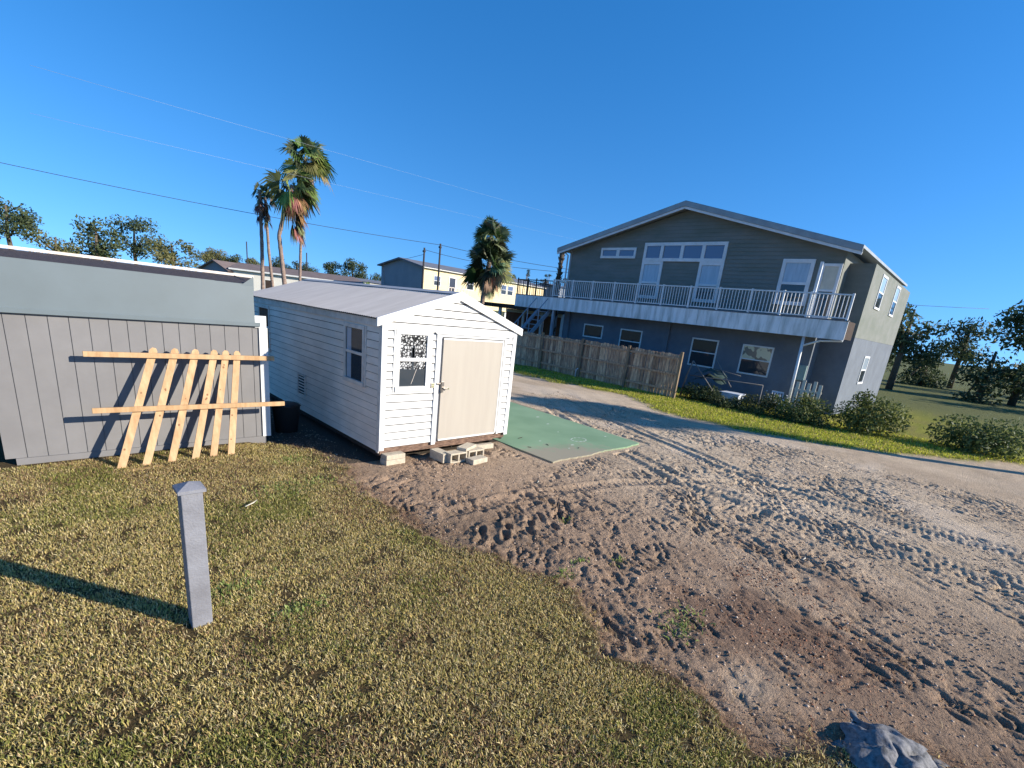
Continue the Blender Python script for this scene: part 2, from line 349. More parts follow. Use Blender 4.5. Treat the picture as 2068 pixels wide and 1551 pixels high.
# ---------------------------------------------------------------- ground (one sheet to the horizon)
def axis(a0, a1, step, lo, hi):
    core = list(np.arange(a0, a1, step)); s = step; p = a1; up = []
    while p < hi: up.append(p); s *= 1.12; p += s
    up.append(hi); s = step; p = a0; dn = []
    while p > lo: s *= 1.12; p -= s; dn.append(max(p, lo))
    return np.array(sorted(set(dn + core + up)))
gx = axis(-1.6, 10.4, .0225, -1400, 1400); gy = axis(-8.2, 1.8, .0225, -1400, 1400)
X, Y = np.meshgrid(gx, gy, indexing='ij')
Z = height(X.ravel(), Y.ravel()).reshape(X.shape)
V = np.c_[X.ravel(), Y.ravel(), Z.ravel()]
nx, ny = len(gx), len(gy)
I = (np.arange(nx - 1)[:, None] * ny + np.arange(ny - 1)[None, :]).ravel()
F = np.c_[I, I + ny, I + ny + 1, I + 1]
xr, yr = X.ravel(), Y.ravel()
lm = lawn_mask(xr, yr); wm = weed_mask(xr, yr)
n1 = fbm(xr, yr, 1.6, 300, 5)[:, None]; n2 = fbm(xr, yr, .25, 330, 4)[:, None]
rt = np.clip((xr - .8) / 4.5, 0, 1)[:, None]
dirt = (np.array([.30, .205, .14]) * (1 - n1) + np.array([.47, .335, .23]) * n1) * (1 - rt) + (np.array([.44, .335, .235]) * (1 - n1) + np.array([.70, .56, .40]) * n1) * rt
dirt = dirt * (.82 + .36 * n2)
pale = np.clip((fbm(xr, yr, 1.1, 360, 3) - .55) * 5, 0, 1)[:, None] * np.clip((xr - 3.5) / 3, 0, 1)[:, None]
dirt = dirt * (1 - .6 * pale) + np.array([.68, .56, .43]) * .6 * pale
mulch = (np.clip((fbm(xr, yr, .6, 380, 4) - .40) * 6, 0, 1) * .65 * np.exp(-(((xr - 1.5) / 1.5) ** 4 + ((yr + 6.1) / 1.1) ** 4)))[:, None]
dirt = dirt * (1 - mulch) + np.array([.17, .10, .07]) * mulch
edg = np.interp(yr, EY, EX); rb = (np.exp(-((xr - edg - .12) / .2) ** 2) * np.clip((fbm(xr, yr, .25, 391, 3) - .38) * 5, 0, 1))[:, None]
dirt = dirt * (1 - .7 * rb) + np.array([.20, .115, .07]) * .7 * rb
ps_ = (np.exp(-(((xr + .15) / .35) ** 2 + ((yr + 6.3) / .22) ** 2)) * np.clip((fbm(xr, yr, .3, 395, 3) - .3) * 4, 0, 1))[:, None]
dirt = dirt * (1 - .7 * ps_) + np.array([.60, .47, .34]) * .7 * ps_
damp = np.exp(-(((xr + .2) / .9) ** 2 + ((yr + 2.9) / .7) ** 2))[:, None]
dirt = dirt * (1 - .35 * damp)
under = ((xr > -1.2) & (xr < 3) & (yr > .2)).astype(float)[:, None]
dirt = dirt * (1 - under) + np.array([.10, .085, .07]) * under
lawnc = np.array([.07, .05, .025]) * (1 - n2) + np.array([.13, .095, .045]) * n2
weedc = np.array([.18, .20, .03]) * (1 - n2) + np.array([.30, .29, .06]) * n2
weedc = weedc * (1 - .35 * (n1 > .55)) + np.array([.20, .15, .08]) * .35 * (n1 > .55)
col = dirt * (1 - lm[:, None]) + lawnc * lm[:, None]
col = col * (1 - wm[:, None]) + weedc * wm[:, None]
farm = np.clip((np.hypot(xr - 3, yr + 2) - 22) / 8, 0, 1)[:, None]
col = col * (1 - farm) + np.array([.14, .15, .06]) * farm
gm = mat_tint('soil_and_turf', rough=.95, trans=0, spec=.1)
n = gm.node_tree.nodes; L = gm.node_tree.links
tc = n.new('ShaderNodeTexCoord'); tn = n.new('ShaderNodeTexNoise'); tn.inputs['Scale'].default_value = 38; tn.inputs['Detail'].default_value = 8; tn.inputs['Roughness'].default_value = .7
L.new(tc.outputs['Object'], tn.inputs['Vector'])
bp = n.new('ShaderNodeBump'); bp.inputs['Strength'].default_value = 1; bp.inputs['Distance'].default_value = .045
L.new(tn.outputs['Fac'], bp.inputs['Height']); L.new(bp.outputs[0], n['Principled BSDF'].inputs['Normal'])
mx = n.new('ShaderNodeMix'); mx.data_type = 'RGBA'; mx.blend_type = 'MULTIPLY'; mx.inputs['Factor'].default_value = 1
rp = n.new('ShaderNodeValToRGB'); rp.color_ramp.elements[0].position = .3; rp.color_ramp.elements[0].color = (.72, .70, .68, 1); rp.color_ramp.elements[1].position = .7; rp.color_ramp.elements[1].color = (1.22, 1.22, 1.2, 1)
L.new(tn.outputs['Fac'], rp.inputs[0]); L.new(n['Attribute'].outputs['Color'], mx.inputs['A']); L.new(rp.outputs[0], mx.inputs['B']); L.new(mx.outputs['Result'], n['Principled BSDF'].inputs['Base Color'])
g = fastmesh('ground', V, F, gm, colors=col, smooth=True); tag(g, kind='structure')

# ---------------------------------------------------------------- grass, weeds, clods (stuff)
def blades(name, pts, length, width, cols, lean=.8, mat_='grass', label=None, cat='grass'):
    n = len(pts); a = rng.uniform(0, 2 * np.pi, n); tl = rng.uniform(.15, 1, n) * lean
    L = length * rng.uniform(.5, 1.25, n); W = width * rng.uniform(.7, 1.3, n)
    z = height(pts[:, 0], pts[:, 1], False) - .004
    base = np.c_[pts, z]; dirv = np.c_[np.cos(a) * np.sin(tl), np.sin(a) * np.sin(tl), np.cos(tl)]
    side = np.c_[-np.sin(a + rng.uniform(-.8, .8, n)), np.cos(a), rng.uniform(-.4, .4, n)]
    mid = base + dirv * (L * .55)[:, None]
    tip = base + dirv * L[:, None] + np.c_[np.cos(a), np.sin(a), -np.ones(n) * .6] * (L * .35 * tl)[:, None]
    hw = (W / 2)[:, None]
    V = np.stack([base - side * hw * .7, base + side * hw * .7, mid + side * hw, mid - side * hw, tip], 1).reshape(-1, 3)
    b = np.arange(n)[:, None] * 5
    F = np.concatenate([b + [0, 1, 2], b + [0, 2, 3], b + [3, 2, 4]], 0)
    o = fastmesh(name, V, F, M[mat_], colors=np.repeat(cols, 5, 0)); tag(o, label, cat, kind='stuff'); return o
def palette(n, cols, ws):
    k = rng.choice(len(cols), n, p=np.array(ws) / sum(ws)); return np.array(cols)[k] * rng.uniform(.72, 1.25, (n, 1))
N = 1150000
p = np.c_[rng.uniform(-7.5, .6, N), rng.uniform(-9.5, 2.0, N)]
dc = np.hypot(p[:, 0] + 3.97, p[:, 1] + 7.04)
keep = (rng.random(N) < lawn_mask(p[:, 0] + .10, p[:, 1], .42) ** 1.4) & ~((p[:, 0] < -1.2) & (p[:, 1] > 1.75)) & (rng.random(N) < np.clip((fbm(p[:, 0], p[:, 1], .16, 500, 3) - .18) * 4, .12, 1)) & (rng.random(N) < np.clip(1.15 - dc * .05, .3, 1))
p = p[keep]
green = np.clip((fbm(p[:, 0], p[:, 1], .9, 520, 4) - .52) * 6, 0, 1) * .55 + .10
brown = np.clip((fbm(p[:, 0], p[:, 1], .6, 560, 3) - .5) * 5, 0, 1) * .35
cs = palette(len(p), [(.70, .55, .22), (.84, .70, .38), (.56, .47, .16), (.46, .30, .16), (.15, .105, .06)], [4, 3, 2.6, 1, 1.8])
gs = palette(len(p), [(.28, .29, .07), (.36, .35, .10), (.17, .20, .05)], [3, 3, 1]); bs = palette(len(p), [(.34, .21, .12), (.42, .29, .17)], [1, 1])
rr = rng.random(len(p)); cs = np.where((rr < green)[:, None], gs, cs); cs = np.where((rr > 1 - brown)[:, None], bs, cs)
blades('lawn_grass', p, .038, .0056, cs, .9, label='dry olive and straw coloured lawn in front of the sheds')
# darker loose runners at the ragged edge and in the dirt
N = 110000
p = np.c_[rng.uniform(-1.4, 1.6, N), rng.uniform(-8.5, 1.4, N)]
e = np.interp(p[:, 1], EY, EX); dd = p[:, 0] - e
p = p[(dd > -.1) & (rng.random(N) < np.exp(-np.clip(dd, 0, 9) / .2) * .6)]
blades('dry_runners', p, .06, .005, palette(len(p), [(.34, .22, .13), (.50, .38, .22), (.2, .11, .07)], [2, 2, 1]), 1.4, label='dead grass runners along the ragged edge of the lawn')
# weeds / bright grass beside the fence
N = 150000
p = np.c_[rng.uniform(10, 18, N), rng.uniform(-9, 11, N)]
p = p[(rng.random(N) < weed_mask(p[:, 0], p[:, 1])) & (rng.random(N) < np.clip((fbm(p[:, 0], p[:, 1], .5, 600, 3) - .2) * 3, .1, 1))]
blades('verge_grass', p, .085, .02, palette(len(p), [(.48, .50, .05), (.32, .36, .06), (.66, .63, .12), (.52, .40, .18)], [4, 3, 3, 2]), 1.0, label='bright green grass strip between dirt and fence')
# few green tufts in dirt
tp = []
for (cx, cy, s, n_) in ((.22, -5.55, .16, 170), (.75, -4.45, .07, 50), (.3, -4.2, .05, 40), (1.1, -3.3, .05, 30), (-.1, -4.3, .08, 60), (-1.55, -.55, .3, 500), (-2.55, -3.3, .12, 220), (-1.2, .6, .2, 260), (-3.0, -2.7, .2, 300)):
    tp.append(np.c_[rng.normal(cx, s, n_), rng.normal(cy, s * .6, n_)])
tp = np.concatenate(tp)
blades('green_weeds', tp, .055, .014, palette(len(tp), [(.19, .26, .06), (.33, .38, .13)], [1, 1]), 1.1, label='small fresh green weed tufts in the dirt and lawn', cat='weeds')
# clods and pebbles
def clods(name, n, x0, x1, y0, y1, smin, smax, cols, ws, label, cat, dens=None, flat=.6, elong=1.0):
    P = np.c_[rng.uniform(x0, x1, n), rng.uniform(y0, y1, n)]
    k = (lawn_mask(P[:, 0], P[:, 1]) < .3) & (weed_mask(P[:, 0], P[:, 1]) < .3) & ~((P[:, 0] > 2.7) & (P[:, 0] < 6.5) & (P[:, 1] > -1.55)) & ~((P[:, 0] > -.1) & (P[:, 0] < 3) & (P[:, 1] > 0))
    if dens is not None: k &= rng.random(n) < dens(P[:, 0], P[:, 1])
    P = P[k]; n = len(P)
    z = height(P[:, 0], P[:, 1]); s = smin * (smax / smin) ** (rng.random(n) ** 2.2)
    base = np.array([[1, 0, 0], [0, 1, 0], [-1, 0, 0], [0, -1, 0], [0, 0, 1], [0, 0, -1.]])
    Fb = np.array([[0, 1, 4], [1, 2, 4], [2, 3, 4], [3, 0, 4], [1, 0, 5], [2, 1, 5], [3, 2, 5], [0, 3, 5]])
    B = base[None] * rng.uniform(.6, 1.25, (n, 6, 1)); B[:, :, 2] *= flat; B[:, :, 0] *= elong
    a = rng.uniform(0, 6.28, n); c, s_ = np.cos(a)[:, None], np.sin(a)[:, None]
    Q = np.stack([B[:, :, 0] * c - B[:, :, 1] * s_, B[:, :, 0] * s_ + B[:, :, 1] * c, B[:, :, 2]], 2) * s[:, None, None]
    V = (Q + np.c_[P, z + s * .15][:, None, :]).reshape(-1, 3)
    F = (Fb[None] + np.arange(n)[:, None, None] * 6).reshape(-1, 3)
    o = fastmesh(name, V, F, M['stones'], colors=np.repeat(palette(n, cols, ws), 6, 0)); tag(o, label, cat, kind='stuff')
clods('soil_clods', 75000, -1.2, 10, -8.4, 4.5, .004, .024, [(.36, .27, .20), (.24, .175, .13), (.48, .38, .29)], [3, 3, .6], 'loose clods and crumbs of brown soil on the bare yard', 'soil', lambda x, y: np.clip((fbm(x, y, .9, 710, 3) - .3) * 3, .05, 1))
clods('mulch_chips', 30000, -.2, 5, -8.2, -4.6, .004, .014, [(.22, .10, .06), (.34, .19, .12), (.52, .38, .27), (.10, .05, .035)], [4, 3, 1, 3], 'reddish brown bark bits scattered over the near dirt', 'mulch', lambda x, y: np.exp(-(((x - 1.7) / 1.1) ** 2 + ((y + 6.1) / 1.1) ** 2)) * np.clip((fbm(x, y, .7, 380, 3) - .35) * 4, 0, 1), .3, 2.2)
clods('pale_pebbles', 500, -.6, 11, -8.2, 4, .006, .018, [(.75, .70, .62), (.6, .52, .44)], [1, 1], 'small pale pebbles and shell bits lying in the dirt', 'pebbles')

# ---------------------------------------------------------------- lapped siding
def siding(mb, O, U, Nn, z0, z1, pitch, span, openings=(), proud=.014, joint=0):
    """courses of lap siding. span(z)->(u0,u1); openings: (u0,u1,z0,z1)"""
    O = Vector(O); U = Vector(U); Nn = Vector(Nn)
    k = 0
    while z0 + k * pitch < z1 - 1e-4:
        a = z0 + k * pitch; b = min(a + pitch, z1)
        cuts = sorted({a, b} | {z for o in openings for z in o[2:4] if a < z < b})
        for c, d in zip(cuts[:-1], cuts[1:]):
            off = lambda z: proud * (1 - (z - a) / pitch)
            sa, sb = span(c), span(d); mid = (c + d) / 2
            op = sorted([o for o in openings if o[2] - 1e-6 <= mid <= o[3] + 1e-6])
            L0 = [(sa[0], sb[0])]; 
            for o in op: L0 += [(o[0], o[0]), (o[1], o[1])]
            L0.append((sa[1], sb[1]))
            for i in range(0, len(L0), 2):
                (ua, ub), (va, vb) = L0[i], L0[i + 1]
                if va <= ua + 1e-4: continue
                P = lambda u_, z_: O + U * u_ + Vector((0, 0, z_ - O.z)) + Nn * off(z_)
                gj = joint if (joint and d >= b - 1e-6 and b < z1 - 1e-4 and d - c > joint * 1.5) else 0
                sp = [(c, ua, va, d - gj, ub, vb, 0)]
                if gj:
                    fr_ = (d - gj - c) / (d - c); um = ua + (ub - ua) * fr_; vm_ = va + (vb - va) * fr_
                    sp = [(c, ua, va, d - gj, um, vm_, 0), (d - gj, um, vm_, d, ub, vb, 1)]  # upper strip of the course carries the painted lap shadow
                for (c_, a1, b1, d_, a2, b2, mi_) in sp:
                    q = [P(a1, c_), P(b1, c_), P(b2, d_), P(a2, d_)]
                    if (q[1] - q[0]).cross(q[3] - q[0]).dot(Nn) < 0: q = q[::-1]
                    mb.mi = mi_; mb.poly(q); mb.mi = 0
                if c == a:
                    x0, x1 = O + U * ua + Vector((0, 0, c - O.z)), O + U * va + Vector((0, 0, c - O.z))
                    mb.poly([x0 - Nn * .004, x1 - Nn * .004, x1 + Nn * proud, x0 + Nn * proud])
        k += 1
def window(parent, O, U, Nn, u0, u1, z0, z1, fr, mf, panes, rail=None, depth=.03, sill=True, name='window', mull=(), mulw=None):
    """O origin on wall plane; panes: list of (u0,u1,z0,z1,mat); frame ring + rails"""
    O = Vector(O); U = Vector(U); Vv = Vector((0, 0, 1)); Nn = Vector(Nn); O = O - Vv * O.z
    m = MB()
    B = lambda a, b, c, d, e, g: m.obox(O, U, Vv, Nn, a, b, c, d, e, g)
    B(u0, u1, z1 - fr, z1, -.01, depth); B(u0, u1, z0, z0 + fr, -.01, depth + (.012 if sill else 0))
    B(u0, u0 + fr, z0 + fr, z1 - fr, -.01, depth - .003); B(u1 - fr, u1, z0 + fr, z1 - fr, -.01, depth - .003)
    for zz in (rail or []): B(u0 + fr, u1 - fr, zz - fr * .35, zz + fr * .35, -.01, depth - .008)
    for uu in mull: B(uu - (mulw or fr) / 2, uu + (mulw or fr) / 2, z0 + fr, z1 - fr, -.01, depth - .006)
    wdw = m.build(name, mf, parent, bevel=.003)
    for (a, b, c, d, mt) in panes:
        g = MB(); g.obox(O, U, Vv, Nn, a, b, c, d, -.012, .004); gl = g.build('pane', mt, wdw)
    return wdw

# ================================================================= WHITE SHED
W, LN = 2.97, 6.62; zb, zw = .27, 2.38
shed = thing('storage_shed', 'long white vinyl sided shed with grey corrugated roof standing on concrete blocks', 'shed', (0, 0, 0))
pit = .1325
rz = lambda x: 2.38 + (1 - abs(x - W / 2) / (W / 2)) * .50
def gspan(z):
    if z <= 2.38: return (.0, W)
    t = (z - 2.38) / .50 * (W / 2); return (min(t, W / 2), max(W - t, W / 2))
fb = MB()
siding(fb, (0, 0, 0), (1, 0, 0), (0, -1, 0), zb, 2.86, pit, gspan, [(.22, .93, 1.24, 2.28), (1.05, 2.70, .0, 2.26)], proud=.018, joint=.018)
fb.build('front_wall', [M['vinyl'], M['lapshade']], shed)
lw = MB()
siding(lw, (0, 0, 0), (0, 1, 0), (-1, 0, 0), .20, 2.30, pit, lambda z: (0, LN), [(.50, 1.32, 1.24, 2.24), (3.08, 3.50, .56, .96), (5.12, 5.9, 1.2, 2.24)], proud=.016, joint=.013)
lw.build('side_wall', [M['vinyl_dirty_lifted'], M['lapshade2']], shed)
bw = MB()
siding(bw, (W, 0, 0), (0, 1, 0), (1, 0, 0), zb, 2.38, pit, lambda z: (0, LN)); siding(bw, (0, LN, 0), (1, 0, 0), (0, 1, 0), zb, 2.86, pit, gspan)
bw.build('back_wall', M['vinyl'], shed)
core = MB(); core.box((.03, .03, .24), (W - .03, LN - .03, 2.36)); core.build('inner_frame', M['darkwood'], shed)
rim = MB(); rim.box((.02, .015, .13), (W - .35, .06, .265)); rim.box((W - .35, .03, .15), (W - .02, .07, .262)); rim.build('floor_rim', M['rotwood'], shed)
rim = MB(); rim.box((.03, .06, .10), (.075, LN, .195)); rim.box((W - .075, .07, .10), (W - .03, LN, .26)); rim.build('floor_beam', M['darkwood'], shed)
# corner posts (vinyl J-channel with small shadow notch)
for (x0, x1, y0, y1, mt) in ((-.022, .075, -.024, -.004, 'trim'), (W - .075, W + .022, -.024, -.004, 'trim'), (-.024, -.006, -.002, .075, 'trim_dirty'), (-.024, -.004, LN - .08, LN + .02, 'trim_dirty'), (W + .004, W + .024, -.002, .075, 'trim')):
    c = MB(); c.box((x0, y0, .22 if mt == 'trim' else .18), (x1, y1, 2.40)); c.build('corner_trim', M[mt], shed, bevel=.004)
ft = MB(); ft.box((-.030, .075, 2.285), (-.004, LN - .08, 2.40)); ft.build('eave_board', M['trim_dirty'], shed)
# roof: corrugated, ribs run eave to ridge
def corr(mb, y0, y1, xe, ze, xr_, zr_, p=.076, a=.0085):
    n = int((y1 - y0) / p * 6); ys = [y0 + (y1 - y0) * i / n for i in range(n + 1)]
    sl = Vector((xr_ - xe, 0, zr_ - ze)).normalized(); nn = Vector((-sl.z, 0, sl.x)) * (1 if sl.x > 0 else -1)
    if nn.z < 0: nn = -nn
    vs = []
    for yy in ys:
        o = a * math.cos((yy - y0) / p * 2 * math.pi)
        for t in (0, .5, 1):
            q = Vector((xe + (xr_ - xe) * t, yy, ze + (zr_ - ze) * t)) + nn * (o + .003 * math.sin(yy * 2.1 + t * 4)); vs.append(q)
    nv = len(vs); fs = []
    for i in range(n):
        for j in range(2):
            b = i * 3 + j; fs.append((b, b + 1, b + 4, b + 3))
    mb.sm = True
    mb.mesh(vs, fs); mb.mesh([v - nn * .003 for v in vs], [q[::-1] for q in fs])
    mb.sm = False
    for i in range(n): b = i * 3; mb.poly([vs[b], vs[b + 3], vs[b + 3] - nn * .004, vs[b] - nn * .004])
rf = MB(); corr(rf, -.035, LN + .06, -.095, 2.425, W / 2, 2.965); corr(rf, -.035, LN + .06, W + .095, 2.425, W / 2, 2.965)
roof = rf.build('roof', M['roofmetal'], shed)
rc = MB()
rc.poly([(W / 2 - .13, -.03, 2.938), (W / 2, -.03, 2.983), (W / 2, LN + .05, 2.983), (W / 2 - .13, LN + .05, 2.938)]); rc.poly([(W / 2 + .13, -.03, 2.938), (W / 2 + .13, LN + .05, 2.938), (W / 2, LN + .05, 2.983), (W / 2, -.03, 2.983)])
rc.build('ridge_cap', M['roofmetal'], roof)
# gable fascia boards
for s in (-1, 1):
    fm = MB(); xe = W / 2 + s * (W / 2 + .13); h = .135
    zt = lambda x: 2.99 - abs(x - W / 2) * .344
    a, b = xe, W / 2
    pts = [(a, zt(a)), (b, zt(b)), (b, zt(b) - h - .02), (a, zt(a) - h)]
    v0 = [Vector((x, -.062, z)) for x, z in pts]; v1 = [Vector((x, -.028, z)) for x, z in pts]
    fs = [(0, 1, 2, 3), (7, 6, 5, 4), (0, 4, 5, 1), (1, 5, 6, 2), (2, 6, 7, 3), (3, 7, 4, 0)]
    if s > 0: fs = [q[::-1] for q in fs]
    fm.mesh(v0 + v1, fs); fm.build('gable_fascia', M['trim'], shed)
# front band above the window/door
tb = MB(); tb.box((.075, -.020, 2.285), (W - .075, -.002, 2.365)); tb.build('head_board', M['vinyl'], shed)
# front window
fw = window(shed, (0, 0, 0), (1, 0, 0), (0, -1, 0), .235, .925, 1.24, 2.28, .082, M['trim'],
            [(.31, .85, 1.80, 2.20, M['paintedreflection']), (.31, .85, 1.62, 1.765, M['paintedreflection']), (.31, .85, 1.31, 1.62, M['glass'])], rail=[1.782])
ex = MB(); ex.box((.562, -.006, 1.62), (.60, -.0045, 2.02)); ex.box((.545, -.006, 1.80), (.61, -.0045, 1.98)); ex.build('reflected_trunk', M['glass'], fw)  # dark strips painted as the reflected tree trunk
st = MB(); st.bar((.56, -.007, 1.36), (.66, -.007, 1.62), .006, .003, up=(0, 1, 0)); st.build('stick', M['trim_dirty'], fw)
for (x0, x1, dz) in ((.20, .232, 0), (.93, .952, 0)):
    j = MB(); j.box((x0, -.022, 1.22), (x1, -.004, 2.285)); j.build('casing_channel', M['vinyl'], fw)
# side windows
window(shed, (0, 0, 0), (0, 1, 0), (-1, 0, 0), .56, 1.32, 1.22, 2.25, .07, M['trim_dirty'], [(.63, 1.25, 1.77, 2.18, M['glass']), (.63, 1.25, 1.29, 1.76, M['glass'])], rail=[1.765])
wc = MB(); wc.box((-.006, 1.06, 1.30), (-.0045, 1.22, 2.17)); wc.build('curtain', M['glassblue'], shed)
window(shed, (0, 0, 0), (0, 1, 0), (-1, 0, 0), 5.12, 5.86, 1.2, 2.24, .06, M['trim_dirty'], [(5.18, 5.80, 1.76, 2.18, M['brownpanel']), (5.18, 5.80, 1.26, 1.74, M['glass'])], rail=[1.75])
jc = MB(); jc.box((-.020, .50, 1.22), (-.004, .555, 2.25)); jc.build('casing_channel', M['trim_dirty'], shed)
# vent
vt = MB(); vt.box((-.012, 3.09, .57), (-.002, 3.49, .955)); vb = vt.build('vent', M['black'], shed)
vs_ = MB()
for i in range(6):
    z = .60 + i * .062; vs_.mesh([(-.016, 3.11, z), (-.016, 3.47, z), (-.004, 3.47, z + .045), (-.004, 3.11, z + .045), (-.026, 3.11, z - .004), (-.026, 3.47, z - .004)], [(0, 1, 2, 3), (4, 5, 1, 0)])
vs_.box((-.026, 3.08, .55), (-.004, 3.12, .965)); vs_.box((-.026, 3.46, .55), (-.004, 3.50, .965)); vs_.box((-.026, 3.08, .955), (-.004, 3.50, .985))
vs_.build('slat', M['trim_dirty'], vb)
# door set: casing, galvanised jamb, cream leaf
dc_ = MB(); dc_.box((1.035, -.034, .215), (1.125, -.006, 2.245)); dc_.box((2.665, -.028, .26), (2.72, -.006, 2.245)); dc_.box((1.125, -.030, 2.19), (2.665, -.006, 2.245))
dcs = dc_.build('door_casing', M['trim'], shed, bevel=.004)
for a_, b_ in (((1.125, -.020, .25), (1.165, -.002, 2.19)), ((2.625, -.012, .28), (2.665, -.002, 2.19))):
    jb = MB(); jb.box(a_, b_); jb.build('jamb', M['galv'], dcs)
hd = MB(); hd.mesh([(1.0, -.055, 2.250), (2.84, -.055, 2.250), (2.84, -.004, 2.275), (1.0, -.004, 2.275), (1.0, -.055, 2.240), (2.84, -.055, 2.240)], [(0, 1, 2, 3), (4, 5, 1, 0)]); hd.build('drip_cap', M['trim'], dcs)
dl = MB(); dl.box((1.168, -.050, .285), (2.62, -.012, 2.175)); door = dl.build('door', M['door'], shed, bevel=.004)
dt = MB(); dt.box((1.168, -.056, 2.145), (2.62, -.050, 2.178)); dt.box((2.588, -.056, .32), (2.622, -.050, 2.145)); dt.box((1.175, -.056, .283), (2.59, -.0505, .315)); dt.build('edge_strip', M['trim'], door)
lt = MB(); lt.box((1.075, -.052, 1.345), (1.20, -.040, 1.375)); lt.box((1.165, -.064, 1.27), (1.225, -.052, 1.40)); lt.tube([(1.20, -.06, 1.28), (1.20, -.11, 1.28)], .018, 10); lt.box((1.19, -.118, 1.268), (1.295, -.106, 1.292)); lt.box((1.16, -.085, 1.205), (1.20, -.055, 1.27)); lt.build('latch', M['chrome'], door, bevel=.002)
tg = MB(); tg.tube([(1.28, -.11, 1.28), (1.30, -.118, 1.28)], .014, 8); tg.build('key_tag', M['olive'], door)
sw = MB(); sw.box((.965, -.034, 1.29), (1.028, -.012, 1.375)); swb = sw.build('outlet_box', M['trim_dirty'], shed, bevel=.003)
s2 = MB(); s2.box((.973, -.037, 1.335), (1.020, -.034, 1.366)); s2.box((.973, -.037, 1.298), (1.020, -.034, 1.327)); s2.build('socket', M['olive'], swb)

# ---------------------------------------------------------------- blocks under and before the shed
def solid_block(name, label, c, sz, rot=0, m='cmu', cat='concrete block', group=None):
    mb = MB(); ca, sa = math.cos(rot), math.sin(rot)
    mb.obox(Vector(c), Vector((ca, sa, 0)), Vector((-sa, ca, 0)), Vector((0, 0, 1)), -sz[0] / 2, sz[0] / 2, -sz[1] / 2, sz[1] / 2, 0, sz[2])
    o = mb.build(name, M[m], None, bevel=.006); tag(o, label, cat, group); return o
solid_block('solid_block', 'lower solid block under the near left corner of the white shed', (.235, -.06, -.02), (.38, .20, .10), .04)
solid_block('solid_block', 'upper solid block wedged beneath the near left corner of the white shed', (.24, -.055, .082), (.37, .195, .085), .03)
def hollow_block(label, c, rot):
    mb = MB(); ca, sa = math.cos(rot), math.sin(rot); U = Vector((ca, sa, 0)); V_ = Vector((-sa, ca, 0)); Z_ = Vector((0, 0, 1)); O = Vector(c)
    l, h, d = .39, .19, .19; t = .032      # cells open towards the front face
    B = lambda a, b, e, g_: mb.obox(O, U, V_, Z_, a, b, -d / 2, d / 2, e, g_)
    B(-l / 2, l / 2, 0, t); B(-l / 2, l / 2, h - t, h)
    for uu in (-l / 2, -t / 2, l / 2 - t): B(uu, uu + t, t, h - t)
    mb.obox(O, U, V_, Z_, -l / 2 + t, l / 2 - t, d / 2 - .02, d / 2 - .004, t, h - t)
    o = mb.build('hollow_block', M['cmu'], None, bevel=.005); tag(o, label, 'concrete block', 'hollow blocks of the step'); return o
hollow_block('left hollow block of the step below the cream door', (1.27, -.50, .0), .03)
hollow_block('right hollow block of the step below the cream door', (1.69, -.49, .0), .03)
solid_block('hollow_core_block', 'left side block lying behind the step, edge towards the lawn', (1.07, -.30, .0), (.19, .39, .17), .05)
solid_block('cap_block', 'flat cap block lying on top of the two hollow blocks', (1.58, -.42, .192), (.42, .20, .055), .42)
solid_block('cap_block', 'flat cap block on the ground before the right hollow block', (1.60, -.72, .0), (.38, .19, .095), .10)
solid_block('wood_offcut', 'pale wood offcut under the shed sill right of the step', (2.24, -.14, .02), (.48, .10, .10), -.03, 'cmu', 'offcut')
# ---------------------------------------------------------------- green slab
sb = MB(); n_ = 40
sx0, sx1, sy0, sy1 = 2.98, 6.28, -1.40, 5.6
edge = []
rs = random.Random(3)
for i in range(n_ + 1): edge.append((sx0 + (sx1 - sx0) * i / n_, sy0 + rs.uniform(-.015, .02) + .03 * math.sin(i * .35)))
for i in range(1, n_ + 1): edge.append((sx1 + .05 * i / n_ * 6 + rs.uniform(-.02, .02), sy0 + (sy1 - sy0) * i / n_))
edge += [(sx0, sy1)]
sb.poly([(x, y, .012) for x, y in edge])
for (a, b) in zip(edge, edge[1:] + edge[:1]): sb.poly([(a[0], a[1], -.1), (b[0], b[1], -.1), (b[0], b[1], .012), (a[0], a[1], .012)])
slab = sb.build('patio', M['slab']); tag(slab, kind='structure')
ck = MB(); 
for i in range(40):
    a0, a1 = 2 * math.pi * i / 40, 2 * math.pi * (i + 1) / 40; rr = lambda a, q: (4.93 + math.cos(a) * (.22 + q), -.51 + math.sin(a) * (.15 + q) , 0.0155)
    wq = .012 + .008 * math.sin(i * 1.7)
    ck.poly([rr(a0, -wq), rr(a0, wq), rr(a1, wq), rr(a1, -wq)][::-1])
for (x, y, s) in ((4.2, 1.35, .07), (3.9, -.2, .04), (5.4, .9, .05), (5.9, -.6, .04), (4.4, -.75, .05), (4.1, -.9, .03), (5.0, .2, .03), (5.75, 1.6, .06), (4.9, 2.2, .05)):
    ck.poly([(x + s * math.cos(a) * (1 + .4 * math.sin(a * 3 + x)), y + s * .6 * math.sin(a), 0.0155) for a in [2 * math.pi * k / 9 for k in range(9)]])
ck.build('chalk_ring', M['chalk'], slab)
tg_ = MB(); 
for (x, y, a, l) in ((3.55, .15, .2, .16), (3.8, -.55, 1.2, .1), (4.3, -1.0, .5, .07), (3.3, -.5, 2.2, .08)): tg_.bar((x, y, .021), (x + math.cos(a) * l, y + math.sin(a) * l, .021), .012, .008)
tw = tg_.build('dark_twigs', M['darkwood'], None); tag(tw, 'few dark twigs lying on the green slab', 'twigs', kind='stuff')

